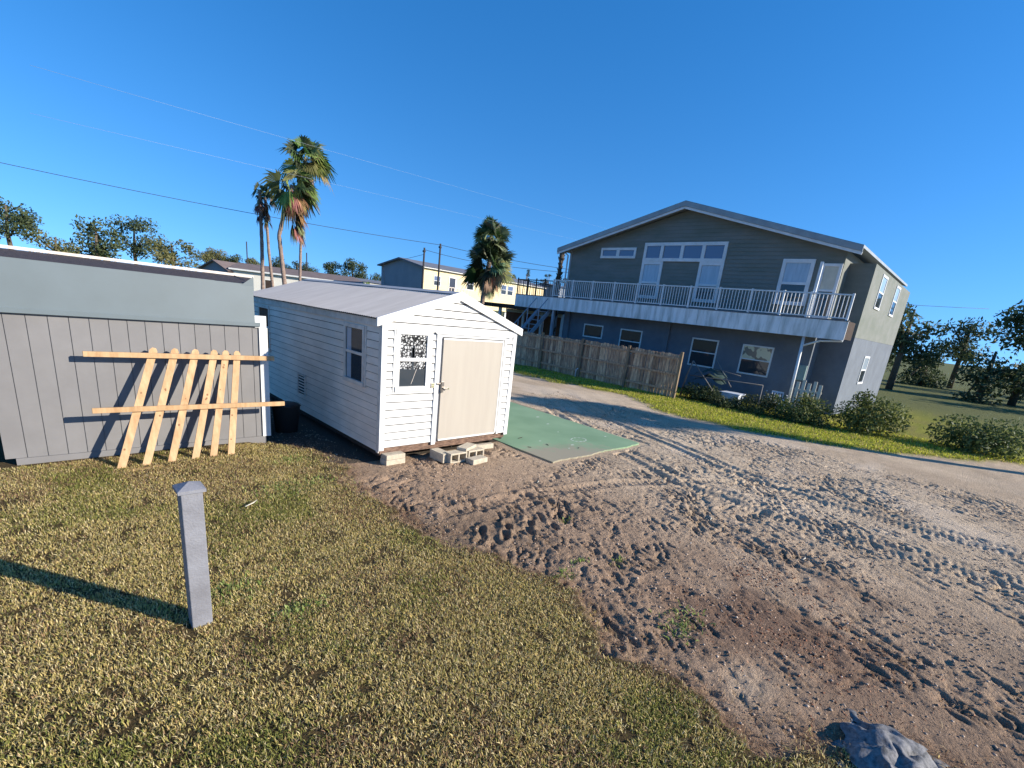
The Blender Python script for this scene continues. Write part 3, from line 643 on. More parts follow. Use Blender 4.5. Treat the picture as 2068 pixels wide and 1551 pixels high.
# ================================================================= GREY SHED (left)
gs_ = thing('garden_shed', 'low grey panelled shed with white corner boards at the left', 'shed', (-1.25, 1.87, 0))
X0, X1, Y0, Y1 = -4.3, -1.22, 1.87, 4.1
m_ = MB()
gro = [X1 - .13 - .203 * k for k in range(16)]
prev = X1
for gxx in gro + [X0]:
    m_.box((gxx + .006 if gxx > X0 else X0, Y0, .13), (prev, Y0 + .03, 2.06)); prev = gxx - .002
m_.box((X0, Y0 + .012, .13), (X1 - .01, Y0 + .05, 2.06)); m_.build('front_wall', M['greyshed'], gs_)
m_ = MB(); m_.box((X1 - .04, Y0 + .05, .05), (X1, Y1, 2.1)); m_.box((X0, Y0 + .05, .05), (X0 + .04, Y1, 2.1)); m_.box((X0, Y1 - .03, .05), (X1, Y1, 2.1)); m_.build('side_wall', M['greyshed'], gs_)
m_ = MB(); m_.box((X0, Y0 - .02, .0), (X1 + .02, Y0 + .012, .128)); m_.build('base_board', M['greyshed'], gs_)
m_ = MB(); m_.box((X1 - .03, Y0 - .028, .125), (X1 + .10, Y0 - .002, 2.02)); m_.box((X1 - .09, Y0 - .030, 2.02), (X1 + .085, Y0 - .002, 2.215)); m_.box((X1 + .002, Y0 - .002, .125), (X1 + .02, Y0 + .10, 2.2)); m_.build('corner_board', M['trim'], gs_)
# gambrel roof: steep light lower slope, shallow dark upper slope
ya, za, yb, zb2, yc, zc2 = Y0 - .04, 2.10, Y0 - .01, 2.70, 2.95, 2.885
xr1 = X1 - .09
m_ = MB()
m_.poly([(X0 - .05, ya, za), (xr1, ya, za), (xr1, yb, zb2), (X0 - .05, yb, zb2)]); m_.poly([(X0 - .05, ya, za - .03), (X0 - .05, ya + .03, za - .03), (xr1, ya + .03, za - .03), (xr1, ya, za - .03)][::-1])
m_.poly([(X0 - .05, 2 * yc - yb, zb2), (xr1, 2 * yc - yb, zb2), (xr1, 2 * yc - ya, za), (X0 - .05, 2 * yc - ya, za)])
m_.poly([(xr1, ya, za), (xr1, 2 * yc - ya, za), (xr1, 2 * yc - yb, zb2), (xr1, yc, zc2 - .05), (xr1, yb, zb2)])
m_.build('lower_roof', M['greylight'], gs_)
m_ = MB(); m_.box((X0 - .05, ya - .02, za - .06), (xr1 + .075, ya + .02, za + .004)); m_.build('drip_edge', M['greylight'], gs_, bevel=.004)
m_ = MB(); m_.poly([(X0 - .05, yb, zb2 + .004), (xr1 - .02, yb, zb2 + .004), (xr1 + .30, yc - .1, zc2 - .08), (X0 - .05, yc - .1, zc2 - .08)]); m_.build('upper_roof', M['shingle'], gs_)
m_ = MB(); m_.box((X0 - .05, yc - .12, zc2 - .075), (xr1 + .31, yc + .12, zc2 - .035)); m_.build('ridge_board', M['trim_dirty'], gs_)
m_ = MB(); m_.box((xr1 - .002, yb, zb2 - .1), (xr1 + .012, yb + .02, zb2 + .12)); m_.poly([(xr1 - .17, yb - .004, zb2 - .02), (xr1 + .01, yb - .004, zb2 - .02), (xr1 + .01, yb - .004, zb2 + .125)]); m_.build('barge_board', M['greylight'], gs_)

# leaning picket fence section
pf_ = thing('picket_section', 'leaning section of new pine pickets propped on the grey shed', 'fence section', (-2.1, 1.3, 0))
def lean(y0, y1): return lambda x, z: Vector((x, y0 + (y1 - y0) * (z / 1.72), z))
LE = lean(1.22, 1.76)
for i, (xb, xt) in enumerate(((-1.93, -1.63), (-2.18, -1.79), (-2.42, -1.95), (-2.72, -2.2), (-3.02, -2.46), (-3.3, -2.72))):
    mb = MB(); p0 = LE(xb, 0.0); p1 = LE(xt, 1.60 + .004 * i); t = (p1 - p0); Lk = t.length; t.normalize()
    a = Vector((1, 0, 0)); a = (a - t * a.dot(t)).normalized(); b = t.cross(a); hw = .047
    P2 = [(-hw, 0), (hw, 0), (hw, Lk - .0), (hw * .45, Lk + .04), (-hw * .45, Lk + .04), (-hw, Lk - .0)]
    fr = [p0 + a * x + t * y - b * .010 for x, y in P2]; bk = [p0 + a * x + t * y + b * .010 for x, y in P2]
    fs = [tuple(range(6)), tuple(range(11, 5, -1))] + [((k + 1) % 6, k, k + 6, (k + 1) % 6 + 6) for k in range(6)]
    mb.mesh(fr + bk, fs); kn = mb; mb.mi = 1
    for q in range(3):
        c0 = p0 + t * (Lk * rs.uniform(.15, .97)) + a * rs.uniform(-.025, .025) - b * .0115; s_ = rs.uniform(.008, .015)
        kn.poly([c0 + a * math.cos(z_) * s_ + t * math.sin(z_) * s_ * 1.3 for z_ in [2 * math.pi * k / 8 for k in range(8)]])
    mb.build('picket', [M['pine'], M['knot']], pf_)
for (z, yy, x1, dx) in ((1.535, 1.665, -1.085, .0), (.80, 1.432, -1.02, -.02)):
    mb = MB(); mb.bar((-3.5, yy, z + .03), (x1, yy, z), .035, .072); mb.build('rail', M['pine'], pf_, bevel=.004)
mb = MB(); mb.bar((-3.2, 1.09, .03), (-1.95, 1.20, .03), .09, .02); o = mb.build('loose_picket', M['pine'], None, bevel=.003); tag(o, 'single pine picket lying flat on the lawn before the leaning pickets', 'board')

# grey post at left edge
cb = thing('square_post', 'grey painted square post standing in the lawn at the left edge', 'post', (-3.25, -3.0, 0))
mb = MB(); mb.box((-3.33, -3.08, -.05), (-3.19, -2.94, 1.20)); mb.build('shaft', M['cabinet'], cb, bevel=.006)
mb = MB(); mb.mesh([(-3.35, -3.10, 1.20), (-3.17, -3.10, 1.20), (-3.17, -2.92, 1.20), (-3.35, -2.92, 1.20), (-3.35, -3.10, 1.225), (-3.17, -3.10, 1.225), (-3.17, -2.92, 1.225), (-3.35, -2.92, 1.225), (-3.26, -3.01, 1.27)], [(3, 2, 1, 0), (0, 1, 5, 4), (1, 2, 6, 5), (2, 3, 7, 6), (3, 0, 4, 7), (4, 5, 8), (5, 6, 8), (6, 7, 8), (7, 4, 8)]); mb.build('cap', M['cabinet'], cb)

# tarp at the lower right
tx, ty = -.06, -7.28
nn_ = 36; vs = []; fs = []
for i in range(nn_):
    for j in range(nn_):
        a, b = i / (nn_ - 1) - .5, j / (nn_ - 1) - .5
        rr = math.hypot(a, b) * 2; x = tx + a * .75; y = ty + b * .62
        z = max(0, .10 * (1 - rr ** 2.2)) + (.09 * float(vnoise(np.array(x), np.array(y), .09, 3)) + .05 * float(vnoise(np.array(x), np.array(y), .045, 4))) * (1.1 - rr * .5) - .015
        vs.append((x + .03 * math.sin(b * 17), y + .03 * math.sin(a * 19), z))
for i in range(nn_ - 1):
    for j in range(nn_ - 1): fs.append((i * nn_ + j, (i + 1) * nn_ + j, (i + 1) * nn_ + j + 1, i * nn_ + j + 1))
mb = MB(); mb.sm = True; mb.mesh(vs, fs); o = mb.build('crumpled_tarp', M['tarp']); tag(o, 'crumpled blue grey tarp heaped on the ground at the lower right', 'tarp')
# dark bin in the gap between sheds
bn = thing('plastic_bin', 'dark plastic bin in the shadow between the two sheds', 'bin', (-.62, 2.5, 0))
mb = MB(); mb.tube([(-.62, 2.5, 0), (-.62, 2.5, .5), (-.62, 2.5, .52)], [.2, .25, .26], 16); mb.build('body', M['rubber'], bn)
mb = MB(); mb.tube([(-.62, 2.5, .52), (-.62, 2.5, .56)], [.27, .2], 16); mb.build('lid', M['black'], bn)
# sticks in the dirt
for (x, y, a, l, lab) in ((3.15, -4.55, .25, .17, 'pale curved stick in the churned dirt beyond the mulch'), (3.0, -5.9, -.3, .14, 'thin bleached twig on the mulch at the right'), (4.1, -3.2, .9, .13, 'bent pale twig among the tyre ruts'), (1.9, -2.0, .4, .12, 'short brown stick on the smooth sand before the shed'), (-2.35, -.98, .35, .22, 'thin straw coloured stick lying on the lawn')):
    mb = MB(); z = float(height(np.array([x]), np.array([y]))[0]) + .012 + (.04 if x < -1 else 0)
    mb.tube([(x, y, z), (x + math.cos(a) * l * .5, y + math.sin(a) * l * .5, z + .015), (x + math.cos(a + .3) * l, y + math.sin(a + .3) * l, z + .004)], [.007, .008, .005], 6)
    o = mb.build('stick', M['paleyellow']); tag(o, lab, 'stick')

# ================================================================= WOODEN FENCE
fc = thing('wooden_fence', 'weathered dog-eared board fence between the yard and the raised house', 'fence', (14.6, 6, 0))
py_ = [2.06, 4.55, 7.15, 9.75, 12.3, 14.9, 17.5, 20]
for i, y in enumerate(py_):
    mb = MB(); mb.box((14.48, y - .05, -.05), (14.58, y + .05, 1.90 + (.05 if i == 0 else 0))); mb.build('post', M['fencepost'], fc, bevel=.006)
    if i == len(py_) - 1: break
    y2 = py_[i + 1]; mb = MB(); k = 0; yy = y + .055
    while yy < y2 - .06:
        wd = .138; h = 1.84 + rs.uniform(-.025, .025) - (.04 if i > 1 else 0); o_ = rs.uniform(-.003, .006); b0 = rs.uniform(.02, .06)
        yb_ = min(yy + wd, y2 - .05); mb.mi = rs.choice((0, 0, 1, 1, 2))
        P2 = [(yy, b0), (yb_, b0), (yb_, h - .03), (yb_ - .03, h), (yy + .03, h), (yy, h - .03)]
        A = [Vector((14.60 + o_, a, b)) for a, b in P2]; Bk = [Vector((14.618 + o_, a, b)) for a, b in P2]
        mb.mesh(A + Bk, [tuple(range(5, -1, -1)), tuple(range(6, 12))] + [(k2, (k2 + 1) % 6, (k2 + 1) % 6 + 6, k2 + 6) for k2 in range(6)])
        yy += wd + rs.uniform(.010, .026)
    mb.build('panel', [M['fencewood'], M['fencewood2'], M['fencewood3']], fc)
    mb = MB()
    for z in (.33, .98, 1.62): mb.box((14.535, y + .05, z), (14.594, y2 - .05, z + .085))
    mb.build('rail', M['fencewood'], fc)
mb = MB(); mb.tube([(14.3, 7.15, 0), (14.32, 7.15, .42), (14.32, 7.05, .5)], .022, 8); o = mb.build('vent_pipe', M['whiteplastic']); tag(o, 'short white plastic pipe standing at the fence foot', 'pipe')

# ================================================================= RAISED HOUSE
hs_ = thing('raised_house', 'two storey grey green gabled house with a long white balcony', 'house', (18.9, 5.3, 0))
HX = 18.9; YL, YR = 12.3, -1.72; YM = 5.29; Zd = 3.82; Ze = 6.5; Za = 8.32
def hspan(z):
    if z <= Ze: return (YR, YL)
    t = (z - Ze) / (Za - Ze); return (YR + (YM - YR) * t, YL + (YM - YL) * t)
holes = [(3.05, 7.38, 6.0, 6.86), (6.18, 7.38, 4.2, 6.0), (3.05, 4.24, 4.2, 6.0), (-.70, .54, 4.32, 6.16), (7.86, 10.1, 6.12, 6.66)]
mb = MB(); siding(mb, (HX, 0, 0), (0, 1, 0), (-1, 0, 0), Zd, Za - .03, .165, hspan, [], proud=.02); mb.build('upper_wall', M['lap'], hs_)
mb = MB(); mb.box((HX + .02, YR, Zd - .3), (30, YL, Ze)); mb.box((HX + .9, YR - .9, Zd - .52), (30, YR, Ze - .35)); mb.build('upper_body', M['lap'], hs_)
mb = MB()
mb.box((HX, -1.45, 0), (30, 5.08, 3.3)); mb.box((HX - .12, 5.08, 0), (30, 11.95, 3.3)); mb.build('lower_wall', M['stucco'], hs_)
mb = MB(); mb.box((HX + .902, -2.618, 0), (29.99, -1.45, 3.295)); mb.build('side_recess', M['stucco'], hs_)
mb = MB(); mb.box((HX - .28, 11.55, 0), (HX - .12, 11.95, 3.1)); mb.build('pier', M['stucco'], hs_)
# roof
pitch_ = (Za - Ze) / (YL - YM)
zr2 = lambda y: 8.62 - abs(y - YM) * pitch_ * 1.02
for s in (1, -1):
    ye = YM + s * (YL - YM + .6); x0, x1 = HX - .55, 30.6
    mb = MB()
    A = [(x0, YM, zr2(YM)), (x1, YM, zr2(YM)), (x1, ye, zr2(ye)), (x0, ye, zr2(ye))]
    B = [(a, b, c - .10) for a, b, c in A]
    fs = [(0, 1, 2, 3), (7, 6, 5, 4), (0, 3, 7, 4), (3, 2, 6, 7), (2, 1, 5, 6)]
    mb.mesh(A + B, fs if s > 0 else [q[::-1] for q in fs]); mb.build('roof', M['roofedge'], hs_)
    mb = MB()
    A = [(x0 - .03, YM, zr2(YM) - .03), (x0 - .03, ye, zr2(ye) - .03), (x0 - .03, ye, zr2(ye) - .24), (x0 - .03, YM, zr2(YM) - .24)]
    B = [(a + .05, b, c) for a, b, c in A]
    fs = [(0, 1, 2, 3), (7, 6, 5, 4), (0, 4, 5, 1), (1, 5, 6, 2), (2, 6, 7, 3)]
    mb.mesh(A + B, fs if s > 0 else [q[::-1] for q in fs]); mb.build('rake_board', M['roofedge'], hs_)
    mb = MB(); q0, q1 = (x0 + .02, YM, zr2(YM) - .30), (x0 + .02, ye, zr2(ye) - .30); mb.bar(q0, q1, .04, .10); mb.build('rake_trim', M['housewhite'], hs_)
    mb = MB(); mb.poly([(x0, YM, zr2(YM) - .25), (x0, ye, zr2(ye) - .25), (HX, ye, zr2(ye) - .25), (HX, YM, zr2(YM) - .25)]); mb.build('soffit', M['roofedge'], hs_)
mb = MB(); mb.box((x0 + .05, YL + .50, Ze - .02), (x1, YL + .64, Ze + .12)); mb.build('gutter', M['housewhite'], hs_)
mb = MB(); mb.tube([(HX - .1, YL + .5, Ze), (HX - .1, YL + .12, Ze - .25), (HX - .1, YL + .12, Zd)], .045, 8); mb.build('downpipe', M['housewhite'], hs_)
mb = MB(); mb.box((HX - .03, YL - .1, Zd), (HX - .001, YL + .02, Ze + .02)); mb.build('corner_trim', M['roofedge'], hs_)
mb = MB(); mb.tube([(x0 + .8, 9.9, zr2(9.9)), (x0 + .8, 9.9, zr2(9.9) + .25)], .06, 8); mb.build('roof_vent', M['roofedge'], hs_)
# upper windows
Uy = (0, 1, 0); Nx = (-1, 0, 0); O1 = (HX - .022, 0, 0)
G, GB = M['glass'], M['glassblue']
M['skyglass'] = mat('upper_glass', (.10, .13, .22), .08, spec=.8)
window(hs_, O1, Uy, Nx, 3.05, 7.38, 6.0, 6.88, .15, M['housewhite'], [(a, b, 6.13, 6.75, M['skyglass']) for a, b in ((3.2, 4.08), (4.27, 5.17), (5.35, 6.24), (6.48, 7.25))], depth=.05, mull=(4.17, 5.26, 6.36), mulw=.17, name='transom_window')
for (a, b) in ((6.18, 7.38), (3.05, 4.24)):
    window(hs_, O1, Uy, Nx, a, b, 4.18, 6.0, .15, M['housewhite'], [(a + .15, b - .15, 4.98, 5.86, GB), (a + .15, b - .15, 4.33, 4.96, G)], rail=[4.97], depth=.05, name='tall_window')
window(hs_, O1, Uy, Nx, -.70, .54, 4.32, 6.16, .15, M['housewhite'], [(-.55, .39, 5.22, 6.02, GB), (-.55, .39, 4.47, 5.2, G)], rail=[5.2], depth=.05, name='tall_window')
window(hs_, O1, Uy, Nx, 7.86, 10.1, 6.12, 6.66, .12, M['housewhite'], [(7.98, 8.88, 6.24, 6.54, M['skyglass']), (9.08, 9.98, 6.24, 6.54, M['skyglass'])], depth=.05, mull=(8.98,), mulw=.2, name='slot_window')
window(hs_, O1, Uy, Nx, -1.70, -.98, 3.86, 6.0, .11, M['housewhite'], [(-1.6, -1.08, 5.0, 5.9, M['paleyellow']), (-1.6, -1.08, 3.95, 4.95, G)], rail=[4.97], depth=.05, name='balcony_door')
# lower windows
M['roomview'] = mat('lit_room_behind_glass', (.52, .53, .38), .15, scale=3, col2=(.10, .12, .11), thr=(.46, .50), detail=1, spec=.6)
for (a, b, c, d, x_, top, nm) in ((9.12, 10.48, 1.82, 2.55, HX - .12, G, 'square_window'), (6.58, 7.95, 1.25, 2.53, HX - .12, G, 'sash_window'), (2.50, 3.84, 1.2, 2.53, HX, G, 'sash_window'), (.02, 1.38, 1.2, 2.52, HX, M['roomview'], 'sash_window')):
    fr = .07
    if c > 1.5: ps = [(a + fr, b - fr, c + fr, d - fr, G)]; rl = None
    else: mz = (c + d) / 2 + .02; ps = [(a + fr, b - fr, mz + .02, d - fr, top), (a + fr, b - fr, c + fr, mz - .02, G)]; rl = [mz]
    window(hs_, (x_ - .001, 0, 0), Uy, Nx, a, b, c, d, fr, M['housewhite'], ps, rail=rl, name=nm)
for (a, b, c, d) in ((21.6, 22.8, 4.6, 6.0), (25.5, 26.7, 4.6, 6.0), (23.0, 24.2, 1.3, 2.6)):
    window(hs_, (0, (-2.622 if d > 3 else -2.62), 0), (1, 0, 0), (0, -1, 0), a, b, c, d, .09, M['housewhite'], [(a + .09, b - .09, c + .09, (c + d) / 2 - .02, G), (a + .09, b - .09, (c + d) / 2 + .02, d - .09, GB)], rail=[(c + d) / 2], name='side_window')
# deck
mb = MB(); mb.box((17.62, -2.7, 3.14), (HX - .13, 12.0, 3.80)); mb.box((17.62, 12.0, 3.14), (21.6, 15.2, 3.80)); mb.build('deck', M['darkwood'], hs_)
mb = MB(); rs4 = random.Random(9); yy = -2.7
edges = [-2.7, -.35, 3.2, 6.9, 9.55, 10.1, 10.6, 11.05, 12.05, 15.22]
for a, b in zip(edges[:-1], edges[1:]): mb.box((17.575 + rs4.uniform(-.004, .004), a + .004, 3.10), (17.617, b - .004, 3.79))
mb.box((17.62, 15.203, 3.10), (21.6, 15.24, 3.79)); mb.build('deck_fascia', M['fascia'], hs_)
mb = MB(); mb.box((17.55, -2.7, 3.80), (17.75, 15.24, 3.83)); mb.build('deck_edge', M['stucco'], hs_)
rl_ = MB(); rl_.box((17.60, -2.6, 4.72), (17.67, 12.2, 4.77)); rl_.box((17.615, -2.6, 3.88), (17.655, 12.2, 3.92)); rl_.build('top_rail', M['housewhite'], hs_)
posts = [12.2, 10.78, 9.4, 8.0, 6.62, 5.2, 3.80, 2.42, 1.05, -.20, -1.2, -2.6]
for y in posts:
    mb = MB(); mb.box((17.595, y - .038, 3.80), (17.675, y + .038, 4.80)); mb.build('rail_post', M['housewhite'], hs_)
k = 0
for a, b in zip(posts[:-1], posts[1:]):
    mb = MB(); n2 = max(2, int(round((a - b) / .135)))
    for i in range(1, n2): y = a + (b - a) * i / n2; mb.box((17.62, y - .013, 3.92), (17.65, y + .013, 4.72))
    mb.build('balusters', M['housewhite'], hs_)
# dark rail at the far left of the deck
mb = MB()
for y in np.arange(12.3, 15.2, .16): mb.box((17.62, y - .010, 3.83), (17.64, y + .010, 4.66))
for y in (12.9, 13.6, 14.3, 15.15): mb.box((17.60, y - .028, 3.80), (17.66, y + .028, 4.78))
mb.box((17.60, 12.24, 4.66), (17.66, 15.18, 4.71))
for x in np.arange(17.8, 21.5, .3): mb.box((x - .01, 15.12, 3.83), (x + .01, 15.14, 4.66))
mb.box((17.6, 15.10, 4.66), (21.5, 15.16, 4.71)); mb.build('dark_railing', M['bronze'], hs_)
# pipes, posts at right
mb = MB(); mb.tube([(17.75, -1.30, 3.12), (17.75, -1.38, .02)], .06, 8); mb.build('post', M['housewhite'], hs_)
mb = MB(); mb.tube([(17.75, -1.34, 2.75), (17.75, -1.9, 3.0), (17.75, -2.65, 3.08)], .04, 8); mb.build('brace', M['housewhite'], hs_)
mb = MB(); mb.box((17.68, -1.3, 3.8), (17.78, -1.2, 5.9)); mb.build('porch_post', M['housewhite'], hs_)
for a_, b_ in (((17.7, 12.0, 0), (17.85, 12.15, 3.14)), ((21.4, 15.0, 0), (21.55, 15.15, 3.14))):
    mb = MB(); mb.box(a_, b_); mb.build('deck_post', M['steel'], hs_)
mb = MB(); mb.box((HX - .12, -1.44, 1.32), (HX - .003, -1.02, 1.95)); mb.build('meter_box', M['teal'], hs_, bevel=.01)
# outdoor stair under the deck
stt = thing('metal_stair', 'grey metal outdoor stair rising to the balcony end', 'stair', (17.2, 12.6, 0))
mb = MB()
for y in (12.45, 13.35): mb.bar((15.4, y, .7), (17.9, y + .0, 3.1), .05, .22, up=(0, 0, 1))
mb.build('stringer', M['steel'], stt)
mb = MB()
for i in range(9): mb.box((15.55 + i * .27, 12.45, .85 + i * .26), (15.80 + i * .27, 13.35, .88 + i * .26))
mb.build('tread', M['steel'], stt)
mb = MB()
for y in (12.45, 13.35):
    mb.bar((15.4, y, 1.6), (17.55, y, 3.7), .04, .04)
    for i in range(3): mb.box((15.5 + i * .7 - .02, y - .02, .8 + i * .66), (15.5 + i * .7 + .02, y + .02, 1.68 + i * .68))
mb.build('handrail', M['steel'], stt)
for y in (12.42, 13.3):
    mb = MB(); mb.box((15.38, y, 0), (15.46, y + .08, 1.6)); mb.build('leg', M['steel'], stt)

# ---------------------------------------------------------------- junk and garden things before the house
fr_ = thing('swing_frame', 'rusty metal swing frame with dark canvas right of the fence end', 'frame', (15.4, 1.5, 0))
mb = MB(); mb.tube([(15.5, 2.28, 0), (15.5, 2.12, 1.1), (15.5, 1.98, 1.62)], .035, 8); mb.tube([(15.5, 1.98, 1.62), (15.5, .9, .55)], .022, 8); mb.tube([(15.5, 2.0, 1.02), (15.5, -.95, 1.12)], .022, 8); mb.tube([(15.5, -.95, 1.12), (15.5, -.95, 0)], .022, 8); mb.build('frame', M['rust'], fr_)
mb = MB(); mb.sm = True
vs = []; fs = []
for i in range(9):
    for j in range(5):
        a, b = i / 8, j / 4; vs.append((16.0 + .5 * b, 2.1 - 1.3 * a, 1.0 + .25 * math.sin(a * 3.1) + .12 * b + .05 * math.sin(a * 14 + b * 3)))
for i in range(8):
    for j in range(4): fs.append((i * 5 + j, (i + 1) * 5 + j, (i + 1) * 5 + j + 1, i * 5 + j + 1))
mb.mesh(vs, fs); mb.mesh([(x, y, z - .25) for x, y, z in vs], fs); mb.build('canvas', M['greentarp'], fr_)
mb = MB(); mb.tube([(16.4, 1.4, 1.75), (16.4, .55, .75)], .02, 6); mb.tube([(16.5, 1.5, 1.4), (16.5, .3, 1.25)], .02, 6); mb.build('strut', M['rust'], fr_)
tbx = thing('storage_tub', 'white square plastic tub half hidden by the dark shrubs', 'tub', (16.3, .3, 0))
mb = MB(); mb.mesh([(16.0, .05, 0), (16.0, .65, 0), (16.5, .65, 0), (16.5, .05, 0), (15.92, -.02, .52), (15.92, .74, .52), (16.56, .74, .52), (16.56, -.02, .52)], [(3, 2, 1, 0), (0, 1, 5, 4), (1, 2, 6, 5), (2, 3, 7, 6), (3, 0, 4, 7)]); mb.build('body', M['whiteplastic'], tbx)
mb = MB(); mb.box((15.9, -.05, .52), (16.58, .77, .56)); mb.build('lid', M['whiteplastic'], tbx, bevel=.01)
pc = thing('garden_chair', 'white plastic garden chair among the shrubs by the downpipe', 'chair', (16.9, -1.05, 0))
mb = MB(); mb.box((16.65, -1.3, .40), (17.1, -.85, .44)); mb.build('seat', M['whiteplastic'], pc, bevel=.01)
mb = MB(); mb.box((17.08, -1.3, .44), (17.12, -.85, .50)); mb.box((17.08, -1.3, .80), (17.12, -.85, .86))
for i in range(5): mb.box((17.085, -1.3 + i * .105, .5), (17.115, -1.27 + i * .105, .8))
mb.build('backrest', M['whiteplastic'], pc)
for (x, y) in ((16.68, -1.28), (16.68, -.9), (17.07, -1.28), (17.07, -.9)):
    mb = MB(); mb.box((x - .02, y - .02, 0), (x + .02, y + .02, .40)); mb.build('leg', M['whiteplastic'], pc)
pb = thing('picket_gate', 'pale white slatted gate leaning by the recess right of the downpipe', 'gate', (17.4, -2.0, 0))
for i in range(5):
    mb = MB(); mb.box((17.4, -2.5 + i * .2, .05), (17.43, -2.38 + i * .2, 1.35 + .1 * (i % 2))); mb.build('slat', M['paleyellow'], pb)
mb = MB(); mb.box((17.43, -2.52, .3), (17.46, -1.55, .38)); mb.box((17.43, -2.52, 1.0), (17.46, -1.55, 1.08)); mb.build('rail', M['paleyellow'], pb)

# ================================================================= VEGETATION
def leafcloud(centers, radii, n, size, colA, colB, seed=0, squash=1.0, up=.3):
    g_ = np.random.default_rng(seed); c = np.array(centers, float); rd = np.array(radii, float)
    if rd.ndim == 1: rd = np.c_[rd, rd, rd * squash]
    wt = rd.prod(1) ** (2 / 3); wt /= wt.sum(); k = g_.choice(len(c), n, p=wt)
    d = g_.normal(size=(n, 3)); d /= np.linalg.norm(d, axis=1)[:, None]
    r_ = g_.random(n) ** .45 * (.75 + .5 * fbm(d[:, 0] * 3 + k * 7.3 + 50, d[:, 1] * 3 + d[:, 2] * 4 + 50, .8, seed))
    P = c[k] + d * rd[k] * r_[:, None]
    a = g_.normal(size=(n, 3)); a /= np.linalg.norm(a, axis=1)[:, None]; nrm = d + g_.normal(size=(n, 3)) * .7 + np.array([0, 0, up]); b = np.cross(nrm, a); b /= np.linalg.norm(b, axis=1)[:, None] + 1e-9
    s = size * g_.uniform(.5, 1.4, n)[:, None]
    V = np.stack([P - a * s, P - b * s * .45, P + a * s, P + b * s * .45], 1).reshape(-1, 3)
    F = np.arange(n * 4).reshape(-1, 4)
    t = g_.random((n, 1)) * .7 + .3 * g_.random(len(c))[k][:, None]
    col = np.array(colA) * (1 - t) + np.array(colB) * t
    return V, F, np.repeat(col, 4, 0)
def shrub(name, label, base, blobs, n, size, cA, cB, seed, cat='shrub', group=None, stems=5):
    t = thing(name, label, cat, base, group)
    cs_ = [(base[0] + b[0], base[1] + b[1], b[2]) for b in blobs]; V, F, col = leafcloud(cs_, [b[3] for b in blobs], n, size, cA, cB, seed, .8)
    V[:, 2] = np.maximum(V[:, 2], .0)
    fastmesh('foliage', V, F, M['leaf'], t, col)
    mb = MB(); q = random.Random(seed)
    for i in range(stems):
        c = cs_[q.randrange(len(cs_))]; mb.tube([(base[0] + q.uniform(-.08, .08), base[1] + q.uniform(-.08, .08), 0), ((base[0] + c[0]) / 2 + .05, (base[1] + c[1]) / 2, c[2] * .55), (c[0] + q.uniform(-.1, .1), c[1] + q.uniform(-.1, .1), c[2] + c[2] * .25)], [.018, .012, .006], 6)
    mb.build('stem', M['bark'], t); return t
DG, MG = (.02, .035, .018), (.07, .10, .035)
shrub('shrub', 'dark leafy shrub just right of the fence end post', (15.6, 1.45, 0), [(0, .3, .35, .5), (.2, -.3, .4, .5), (-.2, -.1, .25, .45)], 2600, .05, DG, MG, 21)
shrub('shrub', 'dark low shrub in front of the white tub', (15.3, .2, 0), [(0, .4, .22, .42), (.1, -.3, .2, .42), (-.3, 0, .12, .3)], 2200, .045, DG, (.09, .11, .04), 22)
shrub('shrub', 'scraggly shrub with bare twigs between tub and garden chair', (15.7, -.9, 0), [(0, .3, .4, .45), (.2, -.3, .45, .5), (-.3, 0, .2, .4)], 1900, .045, (.03, .05, .02), (.16, .16, .07), 23, stems=14)
shrub('shrub', 'shrub with yellow green sunlit leaves at the right of the garden chair', (15.5, -2.4, 0), [(0, .3, .4, .5), (.2, -.4, .55, .6), (-.3, -.2, .3, .5), (.5, 0, .8, .4)], 3200, .05, (.05, .08, .02), (.26, .27, .07), 24, stems=9)
shrub('shrub', 'tall loose shrub beyond the picket gate', (16.2, -4.2, 0), [(0, .3, .6, .7), (.2, -.6, .7, .8), (-.4, -.2, .4, .6), (.5, .1, 1.1, .5)], 3600, .06, (.04, .07, .02), (.20, .22, .06), 25, stems=9)
shrub('shrub', 'rounded dark hedge plant at the far right of the verge', (17.2, -7.0, 0), [(0, .3, .6, .8), (.2, -.9, .6, .9), (-.4, -.2, .4, .7)], 3600, .06, (.03, .06, .02), (.12, .16, .05), 26, stems=6)
shrub('hedge', 'low dark creeping hedge along the verge under the house wall', (15.0, -1.2, 0), [(-.1, 1.2, .12, .3), (0, .6, .1, .3), (-.1, 0, .14, .34), (0, -.6, .14, .36), (0, -1.3, .18, .4), (.1, -2.0, .15, .4)], 3800, .04, (.02, .04, .015), (.12, .15, .04), 27, cat='hedge', stems=5)
# white flowers near the chair
fp = thing('flower_plant', 'plant with small white flowers below the garden chair', 'plant', (16.1, -1.6, 0))
V, F, col = leafcloud([(16.1, -1.6, .45), (16.2, -1.2, .5)], [.4, .35], 700, .05, (.03, .06, .02), (.10, .15, .05), 31); fastmesh('foliage', V, F, M['leaf'], fp, col)
V, F, col = leafcloud([(16.0, -1.6, .5), (16.1, -1.1, .6)], [.45, .4], 46, .05, (.65, .68, .70), (.8, .8, .82), 32); fastmesh('flowers', V, F, M['leaf'], fp, col)

